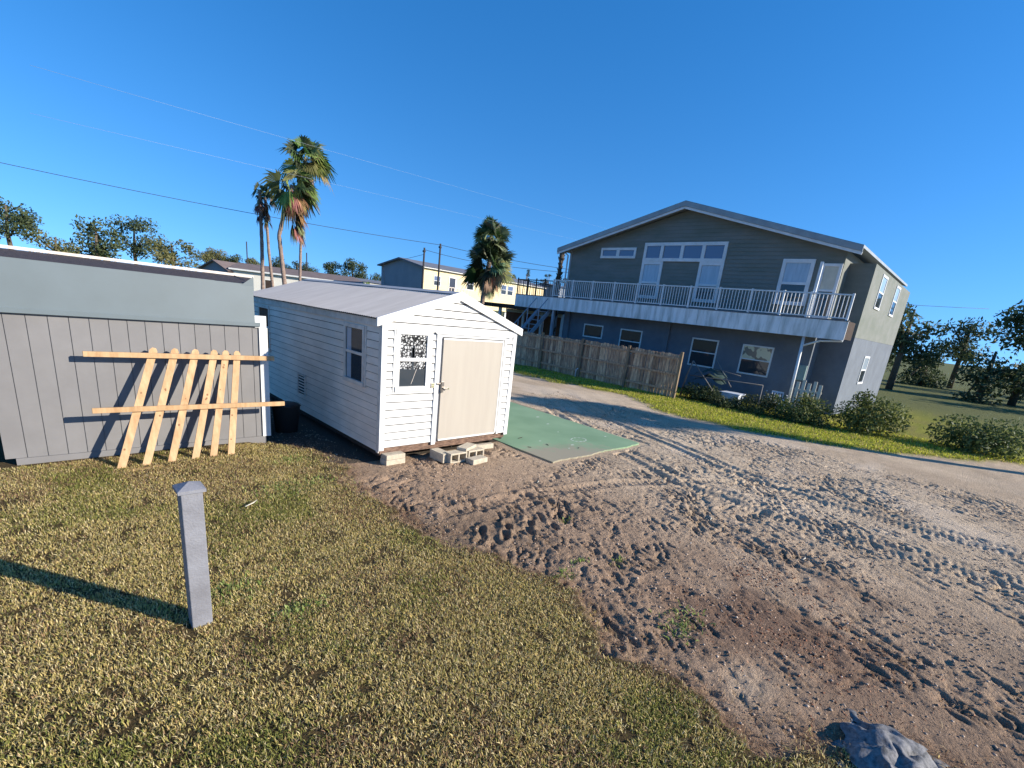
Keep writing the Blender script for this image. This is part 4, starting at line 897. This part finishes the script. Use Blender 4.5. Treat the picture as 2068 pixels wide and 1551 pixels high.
# fan palms
def fan(Vl, Fl, Cl, base, dirv, petiole, rad, col, g_, droop=.5, segs=18, spread=2.7, wilt=0, wind=None):
    """one palmate leaf appended to the lists"""
    base = Vector(base); d = Vector(dirv).normalized()
    side = d.cross(Vector((0, 0, 1)));
    if side.length < .1: side = Vector((1, 0, 0))
    side.normalize(); side = Matrix.Rotation(g_.gauss(0, .75), 3, d) @ side; nrm = side.cross(d)
    tip0 = base + d * petiole + Vector((0, 0, -.12 * petiole))
    def quad(a, b, c, e, cc):
        k = len(Vl); Vl.extend([a, b, c, e]); Fl.append((k, k + 1, k + 2, k + 3)); Cl.extend([cc] * 4)
    wv = .018
    quad(base - side * wv, base + side * wv, tip0 + side * wv * .7, tip0 - side * wv * .7, tuple(x * 1.15 for x in col))
    for i in range(segs):
        a = -spread / 2 + spread * i / (segs - 1); fold = nrm * (abs(math.sin(a)) * .25 * (1 - wilt))
        v = (d * math.cos(a) + side * math.sin(a) * (1 - .55 * wilt) + fold).normalized()
        if wind is not None: v = (v + wind * .35).normalized()
        Ls = rad * (1 - .22 * abs(a) / (spread / 2)) * g_.uniform(.88, 1.08); ww = rad * spread / segs * .36
        sd = v.cross(nrm).normalized()
        m1 = tip0 + v * Ls * .6 + Vector((0, 0, -Ls * .10 * droop)); en = tip0 + v * Ls * .98 + Vector((0, 0, -Ls * (.42 + .5 * g_.random()) * droop))
        sh = g_.uniform(.7, 1.2); c2 = tuple(x * sh for x in col)
        quad(tip0, tip0 + sd * .004, m1 + sd * ww, m1 - sd * ww, c2)
        quad(m1 - sd * ww, m1 + sd * ww, en + sd * ww * .12, en - sd * ww * .12, c2)
def palm(name, label, path, rads, nlive, ndead, rad, pet, skirt, seed, greens, group=None, wind=None, browns=((.38, .27, .14), (.24, .165, .09), (.48, .37, .22), (.15, .10, .06)), drp=.55):
    g_ = random.Random(seed); t = thing(name, label, 'palm tree', path[0], group)
    mb = MB(); P = [Vector(p) for p in path]
    pts = []; rr = []
    for i in range(len(P) - 1):
        for k in range(14):
            q = k / 14; pts.append(P[i].lerp(P[i + 1], q)); rr.append((rads[i] * (1 - q) + rads[i + 1] * q) * (1 + .07 * math.sin((i * 14 + k) * 2.4) + g_.uniform(-.04, .04)))
    pts.append(P[-1]); rr.append(rads[-1]); mb.tube(pts, rr, 10); mb.build('trunk', M['trunk'], t)
    top = P[-1]; Vl, Fl, Cl = [], [], []
    for i in range(nlive):
        az = g_.uniform(0, 2 * math.pi); el = math.asin(g_.uniform(-.55, .98)) if drp > .4 else g_.uniform(-.75, 1.5)
        d = Vector((math.cos(az) * math.cos(el), math.sin(az) * math.cos(el), math.sin(el)))
        if wind is not None: d = (d + wind).normalized()
        c = g_.choice(greens); c = tuple(x * g_.uniform(.75, 1.25) for x in c)
        fan(Vl, Fl, Cl, top + d * .05 + Vector((0, 0, g_.uniform(-.3, .1))), d, pet * g_.uniform(.6, 1.1), rad * g_.uniform(.8, 1.1), c, g_, droop=drp + max(0, -d.z) * drp, wind=wind)
    fastmesh('crown', np.array([tuple(v) for v in Vl]), np.array(Fl), M['leaf'], t, np.array(Cl))
    Vl, Fl, Cl = [], [], []
    for i in range(ndead):
        az = g_.uniform(0, 2 * math.pi); el = -g_.uniform(.75, 1.45); z0 = g_.random() ** 1.2 * skirt
        d = Vector((math.cos(az) * math.cos(el), math.sin(az) * math.cos(el), math.sin(el)))
        if wind is not None: d = (d + wind * .6).normalized()
        c = g_.choice(browns); c = tuple(x * g_.uniform(.6, 1.15) for x in c)
        fan(Vl, Fl, Cl, top + Vector((0, 0, -z0)), d, pet * .55, rad * .75, c, g_, droop=.8, segs=12, spread=1.3, wilt=.6, wind=wind)
    if ndead: fastmesh('dead_skirt', np.array([tuple(v) for v in Vl]), np.array(Fl), M['leaf'], t, np.array(Cl))
    return t
WG = [(.16, .21, .055), (.10, .145, .045), (.26, .31, .10), (.06, .09, .035)]
WD = Vector((.72, -.62, .0)) * .55         # blown to the right of the photograph
gp = 'tall fan palms behind the white shed'
palm('fan_palm', 'thickest tall fan palm with big brown skirt, third from left in the clump', [(9.62, 30.6, 0), (9.35, 30.7, 3.2), (9.12, 30.75, 6.0), (9.6, 30.55, 8.2), (9.95, 30.4, 9.35)], [.19, .15, .13, .13, .12], 30, 44, 1.3, .7, 2.5, 41, WG, gp, WD * 1.25)
palm('fan_palm', 'tallest fan palm at the right of the clump with thin straight trunk', [(11.65, 34.1, 0), (11.8, 34.0, 5), (11.95, 33.98, 8.6), (12.2, 33.85, 12.1)], [.13, .10, .09, .09], 28, 20, 1.4, .85, 2.4, 42, WG, gp, WD * .7)
palm('fan_palm', 'leftmost thin fan palm of the clump with small ragged crown', [(8.62, 33.0, 0), (8.7, 33, 5.5), (8.68, 33, 8.9)], [.14, .12, .10], 9, 24, .62, .4, 1.4, 43, [(.04, .055, .03), (.10, .10, .05)], gp, WD * .2, browns=((.22, .16, .11), (.14, .10, .08)))
palm('fan_palm', 'second thin fan palm from left in the clump with brown drooping crown', [(9.75, 33.6, 0), (9.42, 33.82, 5), (9.3, 33.84, 8.7)], [.12, .10, .09], 8, 28, .62, .42, 1.6, 44, [(.08, .10, .04), (.14, .13, .07)], gp, WD * .4)
CG = [(.05, .075, .025), (.10, .135, .045), (.20, .22, .10), (.035, .05, .022), (.30, .32, .17)]
palm('cabbage_palm', 'broad double crowned cabbage palm behind the roof ridge of the white shed', [(19.3, 20.45, 0), (19.35, 20.4, 3.5), (19.55, 20.25, 5.9)], [.19, .16, .16], 72, 30, 1.18, .85, .9, 45, CG, drp=.28)
palm('cabbage_palm', 'upper crown of the cabbage palm', [(19.62, 20.15, 6.0), (19.5, 20.25, 7.7)], [.12, .12], 40, 0, .8, .5, .5, 46, CG) if False else None
# second tier of the same palm
cp = [o for o in C.objects if o.name.startswith('cabbage_palm')][0]
Vl, Fl, Cl = [], [], []; g_ = random.Random(5)
for i in range(64):
    az = g_.uniform(0, 6.283); el = g_.uniform(-.8, 1.5); d = Vector((math.cos(az) * math.cos(el), math.sin(az) * math.cos(el), math.sin(el)))
    c = tuple(x * g_.uniform(.75, 1.25) for x in g_.choice(CG)); fan(Vl, Fl, Cl, Vector((19.5, 20.25, 7.55 + g_.uniform(-.35, .1))), d, .75 * g_.uniform(.6, 1.1), .98 * g_.uniform(.8, 1.1), c, g_, droop=.28)
fastmesh('upper_crown', np.array([tuple(v) for v in Vl]), np.array(Fl), M['leaf'], cp, np.array(Cl))
mb = MB(); mb.tube([(19.55, 20.25, 5.8), (19.5, 20.25, 7.6)], .13, 8); mb.build('upper_trunk', M['trunk'], cp)
# small yellowish palm by the mobile home
palm('small_palm', 'small yellow green palm beyond the far end of the white shed', [(20.0, 39.1, 0), (20.0, 39.1, 3.4)], [.12, .10], 16, 4, .7, .3, .5, 47, [(.30, .34, .09), (.20, .25, .07)])
# palm out of frame on the right whose shadow falls over the dirt
palm('cabbage_palm', 'unseen cabbage palm to the right of the picture, casting its shadow over the dirt', [(17.6, -12.3, 0), (17.6, -12.3, 6.8)], [.2, .17], 60, 14, 1.15, .7, 1.2, 48, CG)
# bare booted trunk left of the house
bt = thing('dead_palm_trunk', 'dark bare palm trunk with rough leaf bases beside the house corner', 'dead palm', (20.9, 14.8, 0))
mb = MB(); g_ = random.Random(2); pts = [(20.9 + .015 * math.sin(z_ * 2), 14.75, z_) for z_ in np.linspace(0, 7.0, 36)]; mb.tube(pts, [.13 + g_.uniform(-.012, .03) for _ in pts], 9); mb.build('trunk', M['bark'], bt)
mb = MB()
for i in range(150):
    z_ = g_.uniform(.5, 6.9); a = g_.uniform(0, 6.28); c = Vector((20.9 + math.cos(a) * .13, 14.75 + math.sin(a) * .13, z_)); mb.bar(c, c + Vector((math.cos(a) * .09, math.sin(a) * .09, .16)), .07, .03)
mb.build('leaf_bases', M['bark'], bt)
mb = MB(); mb.tube([(20.9, 14.75, 6.9), (20.98, 14.7, 7.15)], [.10, .04], 7); mb.build('broken_tip', M['bark'], bt)

# broadleaf / pine trees far away
def tree(name, label, x, y, h, r_, seed, cA, cB, group, kind='round', n=900, z0=0):
    t = thing(name, label, 'tree', (x, y, z0), group); q = random.Random(seed)
    blobs = []; rads = []
    if kind == 'round':
        for i in range(9): a = q.uniform(0, 6.28); rr = r_ * q.uniform(.1, .75); blobs.append((x + math.cos(a) * rr, y + math.sin(a) * rr, h - r_ * q.uniform(.3, 1.5))); rads.append(r_ * q.uniform(.3, .6))
    else:
        for i in range(8): a = q.uniform(0, 6.28); zz = q.random(); rr = r_ * (1 - zz * .75) * .6; blobs.append((x + math.cos(a) * rr, y + math.sin(a) * rr, h * (.45 + .5 * zz))); rads.append(r_ * (.45 - .25 * zz))
    V, F, col = leafcloud(blobs, rads, int(n * 2.2), r_ * .062, cA, cB, seed, .75); fastmesh('crown', V, F, M['leaf'], t, col)
    mb = MB(); mb.tube([(x, y, z0), (x + q.uniform(-.3, .3), y, h * .5), (x, y, h * .85)], [.28, .2, .08], 7)
    for b in blobs[:5]: mb.tube([(x, y, h * .5), ((x + b[0]) / 2, (y + b[1]) / 2, (h * .5 + b[2]) / 2 + .2), b], [.12, .08, .04], 5)
    mb.build('trunk', M['bark'], t)
TA, TB = (.03, .055, .025), (.12, .145, .06)
TY, TZ = (.08, .10, .03), (.24, .22, .09)
gt = 'far trees beyond the mobile home'
import itertools
cnt = itertools.count(100)
camx, camy = -3.9668, -7.0438
def az_place(px_az, D): return camx + D * math.sin(px_az), camy + D * math.cos(px_az)
# (azimuth rad from +Y, distance, height, radius, kind, light?)
A0 = math.atan2
def azof(x, y): return math.atan2(x - camx, y - camy)
spec = []
left_pts = [(17.04, 85.6, 6.4, 1), (18.7, 85.2, 7.1, 1), (20.0, 84.9, 6.6, 0), (21.2, 84.6, 6.9, 0), (22.9, 84.1, 6.6, 1), (24.8, 83.4, 6.2, 0), (26.8, 82.9, 6.9, 0), (28.3, 82.3, 6.3, 0), (29.6, 81.8, 7.2, 0), (31, 81.3, 6.2, 0), (32.5, 80.7, 6.2, 0), (34.8, 79.7, 7.7, 0), (37.8, 78.3, 8.3, 0), (39.2, 77.5, 7.0, 0), (40.5, 76.8, 6.9, 0), (42, 76, 6.6, 0), (43.5, 75.2, 6.2, 0)]
wordsL = ['first', 'second', 'third', 'fourth', 'fifth', 'sixth', 'seventh', 'eighth', 'ninth', 'tenth', 'eleventh', 'twelfth', 'thirteenth', 'fourteenth', 'fifteenth', 'sixteenth', 'seventeenth', 'eighteenth', 'nineteenth', 'twentieth']
for i, (x, y, h, lt_) in enumerate(left_pts):
    lab = ('%s tree from the left in the distant row over the brown roof' % wordsL[i])
    if i == 11: lab = 'rounded dark tree standing above the middle of the brown roofed home'
    if i == 12: lab = 'broad domed tree, tallest above the right end of the brown roof'
    tree('broadleaf_tree', lab, x, y, h, 1.9 if i not in (11, 12) else (2.0 if i == 11 else 2.6), next(cnt), TY if lt_ else TA, TZ if lt_ else TB, gt, n=1100)
# wings outside the photographed strip: trees to the far left
for i in range(16):
    a = azof(17, 85.6) - .045 * (i + 1) ; D = 80 + 9 * math.sin(i * 2.3); x, y = az_place(a, D)
    tree('broadleaf_tree', '%s tree leftward of the brown roofed home in the distance' % wordsL[i], x, y, 7.0 + 1.6 * math.sin(i * 1.9) + (i % 3) * .6, 3.0, next(cnt), TA if i % 3 else TY, TB if i % 3 else TZ, 'far trees at the left', n=900)
# distant pines between palm and house
for i, px in enumerate(np.linspace(0, 1, 9)):
    x = 90 + px * 11 + (i % 2) * 2; y = 92 - px * 16
    D = math.hypot(x - camx, y - camy); h = 2.76 + D * (.082 + .010 * math.sin(i * 2.1))
    tree('pine_tree', '%s slim pine from the left on the skyline beside the dead palm trunk' % wordsL[i], x, y, h, 2.3, next(cnt), (.03, .05, .04), (.08, .11, .08), 'skyline pines', kind='pine', n=700)
# right of the house
for i in range(14):
    a = math.radians(77 + i * 2.1); D = 62 + 12 * math.sin(i * 1.7); x, y = az_place(a, D)
    tree('broadleaf_tree', '%s tree along the far boundary right of the raised house' % wordsL[i], x, y, 6.5 + 1.8 * math.sin(i * 2.9), 3.2, next(cnt), TA, TB, 'far trees at the right', n=900)

# ================================================================= BACKGROUND BUILDINGS
# cream raised house
ch = thing('cream_house', 'cream coloured raised house with gable end in painted blue grey shade behind the cabbage palm', 'house', (26.4, 38.8, 0))
mb = MB(); siding(mb, (26.4, 38.8, 0), (1, 0, 0), (0, -1, 0), 2.6, 6.3, .2, lambda z: (0, 19.2), [], proud=.02); mb.box((26.42, 38.82, 2.6), (45.5, 47.6, 6.3)); mb.build('wall', M['cream'], ch)
mb = MB(); mb.poly([(26.39, 38.8, 2.6), (26.39, 38.8, 6.3), (26.39, 43.2, 7.0), (26.39, 47.6, 6.3), (26.39, 47.6, 2.6)]); mb.build('gable_wall', M['bluegrey'], ch)  # end wall's shade put into its colour, blue grey instead of cream
mb = MB()
for s in (-1, 1):
    ye = 43.2 + s * 4.75; q = [(26.0, ye, 6.28), (46, ye, 6.28), (46, 43.2, 7.12), (26.0, 43.2, 7.12)]; mb.poly(q if s < 0 else q[::-1]); mb.poly([(a, b, c - .14) for a, b, c in (q if s > 0 else q[::-1])])
    mb.poly([(26.0, ye, 6.28), (26.0, 43.2, 7.12), (26.0, 43.2, 6.95), (26.0, ye, 6.12)])
mb.build('roof', M['greyroof'], ch)
mb = MB(); mb.box((26.3, 38.55, 6.14), (45.8, 38.7, 6.30)); mb.build('eave_fascia', M['trim'], ch)
for x in np.arange(27, 45.5, 3.0):
    mb = MB(); mb.box((x, 39.0, 0), (x + .3, 39.3, 2.6)); mb.build('pier', M['housewhite'], ch)
Ux = (1, 0, 0); Ny = (0, -1, 0); O2 = (0, 38.775, 0)
for (a, b, c, d) in ((27.75, 28.7, 4.5, 5.55), (32.35, 33.4, 4.55, 5.85), (37.75, 38.7, 4.6, 5.75), (38.85, 39.85, 4.6, 5.75)):
    window(ch, O2, Ux, Ny, a, b, c, d, .07, M['trim'], [(a + .07, b - .07, c + .07, (c + d) / 2 - .02, G), (a + .07, b - .07, (c + d) / 2 + .02, d - .07, M['skyglass'])], rail=[(c + d) / 2])
window(ch, O2, Ux, Ny, 29.8, 30.8, 3.6, 5.65, .10, M['trim'], [(29.9, 30.7, 3.7, 5.55, M['carpaint'])], name='door')
ls = MB()
for x in np.arange(29.2, 32.3, .45): ls.box((x - .03, 37.4, 3.4), (x + .03, 37.46, 4.5))
ls.box((29.0, 37.4, 4.45), (32.3, 37.47, 4.53)); ls.box((29.0, 37.4, 3.3), (32.3, 38.8, 3.42)); ls.bar((29.0, 37.43, 4.5), (27.6, 37.43, 3.5), .06, .06); ls.build('landing_rail', M['trim_dirty'], ch)
for x in (29.0, 32.1):
    mb = MB(); mb.box((x, 37.5, 0), (x + .15, 37.65, 3.3)); mb.build('landing_post', M['trim_dirty'], ch)
# white mobile home with brown roof
mh = thing('mobile_home', 'long off-white home with brown shingle roof behind the tall palms', 'house', (13.1, 56.7, 0))
p0 = Vector((13.4, 58.2, 0)); p1 = Vector((26.2, 51.3, 0)); d1 = (p1 - p0).normalized(); nb = Vector((d1.y, -d1.x, 0)); 
if nb.dot(Vector((camx, camy, 0)) - p0) < 0: nb = -nb
Lm = (p1 - p0).length; dep = 8.0; UZ = Vector((0, 0, 1)); ze = 3.93; zr = 4.72
mb = MB(); mb.obox(p0, d1, UZ, nb, 0, Lm, .6, ze, -dep, 0); mb.build('wall', M['whitewall'], mh)
mb = MB()
P_ = lambda a, z, n_: p0 + d1 * a + UZ * z + nb * n_
mb.poly([P_(-.3, ze, .35), P_(Lm + .3, ze, .35), P_(Lm - 1.4, zr, -dep / 2), P_(-.3, zr, -dep / 2)]); mb.poly([P_(-.3, zr, -dep / 2), P_(Lm - 1.4, zr, -dep / 2), P_(Lm + .3, ze, -dep - .3), P_(-.3, ze, -dep - .3)]); mb.poly([P_(Lm + .3, ze, .35), P_(Lm + .3, ze, -dep - .3), P_(Lm - 1.4, zr, -dep / 2)])
mb.build('roof', M['brownroof'], mh)
mb = MB(); mb.obox(p0, d1, UZ, nb, -.3, Lm + .3, ze - .18, ze - .005, .30, .38); mb.build('eave_fascia', M['trim'], mh)
# left gable wing, its shade put into a blue grey wall colour
gw = Vector(P_(-.3, 0, .2)); d2 = Vector((-.35, .937, 0)).normalized(); n2_ = Vector((-.937, -.35, 0)).normalized()
mb = MB(); mb.poly([gw, gw + UZ * 3.6, gw + UZ * 4.5 + d2 * 2.4, gw + UZ * 3.6 + d2 * 4.8, gw + d2 * 4.8]); mb.obox(gw, d2, UZ, -n2_, .02, 4.78, 0, 3.59, .02, 5); mb.build('gable_wing', M['bluegrey'], mh)
mb = MB()
for s, (a, b) in enumerate(((0 - .25, 2.4), (5.05, 2.4))):
    zz = 3.55; q = [gw + d2 * a + UZ * zz + n2_ * .3, gw + d2 * b + UZ * 4.62 + n2_ * .3, gw + d2 * b + UZ * 4.62 - n2_ * 6, gw + d2 * a + UZ * zz - n2_ * 6]; mb.poly(q); mb.poly([v - UZ * .15 for v in q][::-1]); mb.poly([q[0], q[1], q[1] - UZ * .15, q[0] - UZ * .15])
mb.build('wing_roof', M['brownroof'], mh)
Om = p0 + nb * .001
for (a, b, c, d, g2_) in ((3.3, 4.3, 1.4, 3.1, M['darkwood']), (9.6, 11.2, 2.5, 3.2, M['trim_dirty']), (1.4, 1.65, 2.6, 2.95, G)):
    window(mh, Om, d1, nb, a, b, c, d, .07, M['trim'], [(a + .07, b - .07, c + .07, d - .07, g2_)], name='door' if a == 3.3 else 'window')
mb = MB(); mb.obox(p0, d1, UZ, nb, 6.6, 6.66, 1.5, 2.9, 1.2, 1.26); mb.obox(p0, d1, UZ, nb, 8.9, 8.96, 1.5, 2.9, 1.2, 1.26); mb.obox(p0, d1, UZ, nb, 6.6, 8.96, 2.85, 2.92, 1.2, 1.26); mb.obox(p0, d1, UZ, nb, 6.6, 8.96, 2.4, 2.46, 1.2, 1.26); mb.bar(P_(6.6, 2.9, 1.23), P_(5.8, 2.1, 1.23), .07, .07); mb.build('porch_rail', M['black'], mh)
# far low grey buildings
for (x0, y0, x1_, y1_, h, nm, lab) in ((32.0, 63, 36.5, 70, 4.5, 'far_shed', 'low pale grey building between the brown roof and the cream house'), (57, 46, 64, 52, 7.3, 'far_house', 'grey building at the right end of the cream house')):
    o = thing(nm, lab, 'building', (x0, y0, 0)); mb = MB(); mb.box((x0, y0, 0), (x1_, y1_, h)); mb.build('wall', M['bluegrey' if nm == 'far_house' else 'whitewall'], o)
    mb = MB(); ym = (y0 + y1_) / 2; mb.mesh([(x0 - .3, y0 - .3, h), (x1_ + .3, y0 - .3, h), (x1_ + .3, y1_ + .3, h), (x0 - .3, y1_ + .3, h), (x0 - .3, ym, h + .5), (x1_ + .3, ym, h + .5)], [(0, 1, 5, 4), (2, 3, 4, 5), (1, 2, 5), (3, 0, 4)]); mb.build('roof', M['greyroof'], o)
# carport between cabbage palm and house
cpt = thing('carport', 'dark roofed carport with brown panels under the cream house level', 'carport', (22, 20, 0))
mb = MB(); mb.box((20.6, 17.0, 2.95), (26.5, 23.6, 3.22)); mb.build('roof', M['darkwood'], cpt)
mb = MB(); mb.box((24.6, 17.2, 0), (24.7, 19.0, 2.7)); mb.box((24.6, 19.4, 0), (24.7, 21.1, 2.7)); mb.box((24.6, 21.4, 0), (24.7, 23.4, 2.7)); mb.build('panel', M['brownpanel'], cpt)
for (x, y) in ((20.9, 23.3), (24.5, 19.2), (24.5, 21.25), (20.9, 20.2), (24.5, 17.05)):
    mb = MB(); mb.box((x, y - .12, 0), (x + .14, y + .12, 2.95)); mb.build('post', M['housewhite'], cpt)
mb = MB(); mb.box((24.55, 17.2, 2.7), (24.75, 23.4, 2.94)); mb.build('header', M['paleyellow'], cpt)
# dark car under the deck end
car = thing('parked_car', 'dark parked car behind the fence beneath the metal stair', 'car', (18.9, 14.4, 0))
prof = [(0, .35), (0, .78), (.55, .92), (1.0, 1.02), (1.5, 1.45), (2.9, 1.5), (3.6, 1.08), (4.25, 1.0), (4.35, .6), (4.3, .35)]
def extr(prof, x0, x1_, y0, sgn=1):
    A = [Vector((x0, y0 + a * sgn, z)) for a, z in prof]; B = [Vector((x1_, y0 + a * sgn, z)) for a, z in prof]; n = len(prof)
    return A + B, [tuple(range(n)), tuple(range(2 * n - 1, n - 1, -1))] + [((k + 1) % n, k, k + n, (k + 1) % n + n) for k in range(n)]
mb = MB(); mb.mesh(*extr(prof, 18.4, 20.1, 13.0)); mb.build('body', M['carpaint'], car, bevel=.05)
mb = MB(); mb.mesh(*extr([(1.25, 1.04), (1.62, 1.40), (2.8, 1.44), (3.3, 1.08)], 18.385, 20.115, 13.0)); mb.build('side_window', G, car)
mb = MB(); mb.poly([(18.5, 14.03, 1.06), (20.0, 14.03, 1.06), (19.9, 14.45, 1.42), (18.6, 14.45, 1.42)]); mb.build('windscreen', G, car)
for (x, y) in ((18.4, 13.8), (18.4, 16.5), (19.95, 13.8), (19.95, 16.5)):
    mb = MB(); mb.tube([(x, y, .32), (x + .18, y, .32)], .32, 16); mb.build('wheel', M['rubber'], car)
for x in (18.5, 19.8):
    mb = MB(); mb.box((x, 12.975, .62), (x + .25, 13.0, .76)); mb.build('headlight', M['whiteplastic'], car)

# ================================================================= POLES AND WIRES
for (x, y, h, lab) in ((20.85, 30.5, 7.15, 'left dark utility pole before the cream gable, with slack service wire'), (21.95, 29.74, 7.65, 'right dark utility pole, slightly taller, before the cream house')):
    t = thing('utility_pole', lab, 'pole', (x, y, 0)); mb = MB(); mb.tube([(x, y, 0), (x + .05, y, h)], [.10, .075], 8); mb.build('pole', M['pole'], t)
    mb = MB(); mb.box((x - .05, y - .12, h - .35), (x + .12, y + .12, h - .22)); mb.build('bracket', M['pole'], t)
t = thing('utility_pole', 'thin far pole above the brown roof between the trees', 'pole', (33.6, 88, 0)); mb = MB(); mb.tube([(30.5, 80, 0), (30.5, 80, 8.3)], .09, 6); mb.build('pole', M['pole'], t)
t = thing('utility_pole', 'thin far pole left of the palm trunks above the brown roof', 'pole', (21, 75, 0)); mb = MB(); mb.tube([(20.2, 76, 0), (20.2, 76, 8.2)], .08, 6); mb.build('pole', M['pole'], t)
def wire(pts, r_, m, lab):
    mb = MB(); P = [Vector(p) for p in pts]; Q = []
    for a, b in zip(P[:-1], P[1:]):
        s = (b - a).length * (.012 if r_ > .01 else .001)
        for k in range(12): q = k / 12; v = a.lerp(b, q); v.z -= 4 * s * q * (1 - q); Q.append(v)
    Q.append(P[-1]); mb.tube(Q, r_, 5); o = mb.build('overhead_wire', M[m]); tag(o, lab, 'wire')
wire([(-12, 41.5, 8.4), (21.95, 29.74, 7.55), (30.5, 22.3, 6.9), (60, -5, 8)], .018, 'wire', 'dark overhead wire crossing low over the palm trunks to the poles')
wire([(20.85, 30.5, 7.0), (24.47, 27.83, 6.55), (32, 21.5, 6.75)], .018, 'wire', 'second dark wire sagging right from the shorter pole')
wire([(20.85, 30.5, 6.6), (19.0, 34.0, 5.6), (26.35, 46.6, 4.2)], .016, 'wire', 'slack dark service wire drooping across the gable with painted blue grey shade')
wire([(-3.42, 5.94, 5.85), (33.95, 17.2, 9.94)], .0019, 'wirelight', 'upper thin pale wire running down behind the house roof')
wire([(-3.51, 5.95, 5.11), (32.9, 18.8, 8.95)], .0019, 'wirelight', 'lower thin pale wire crossing the palm crowns')
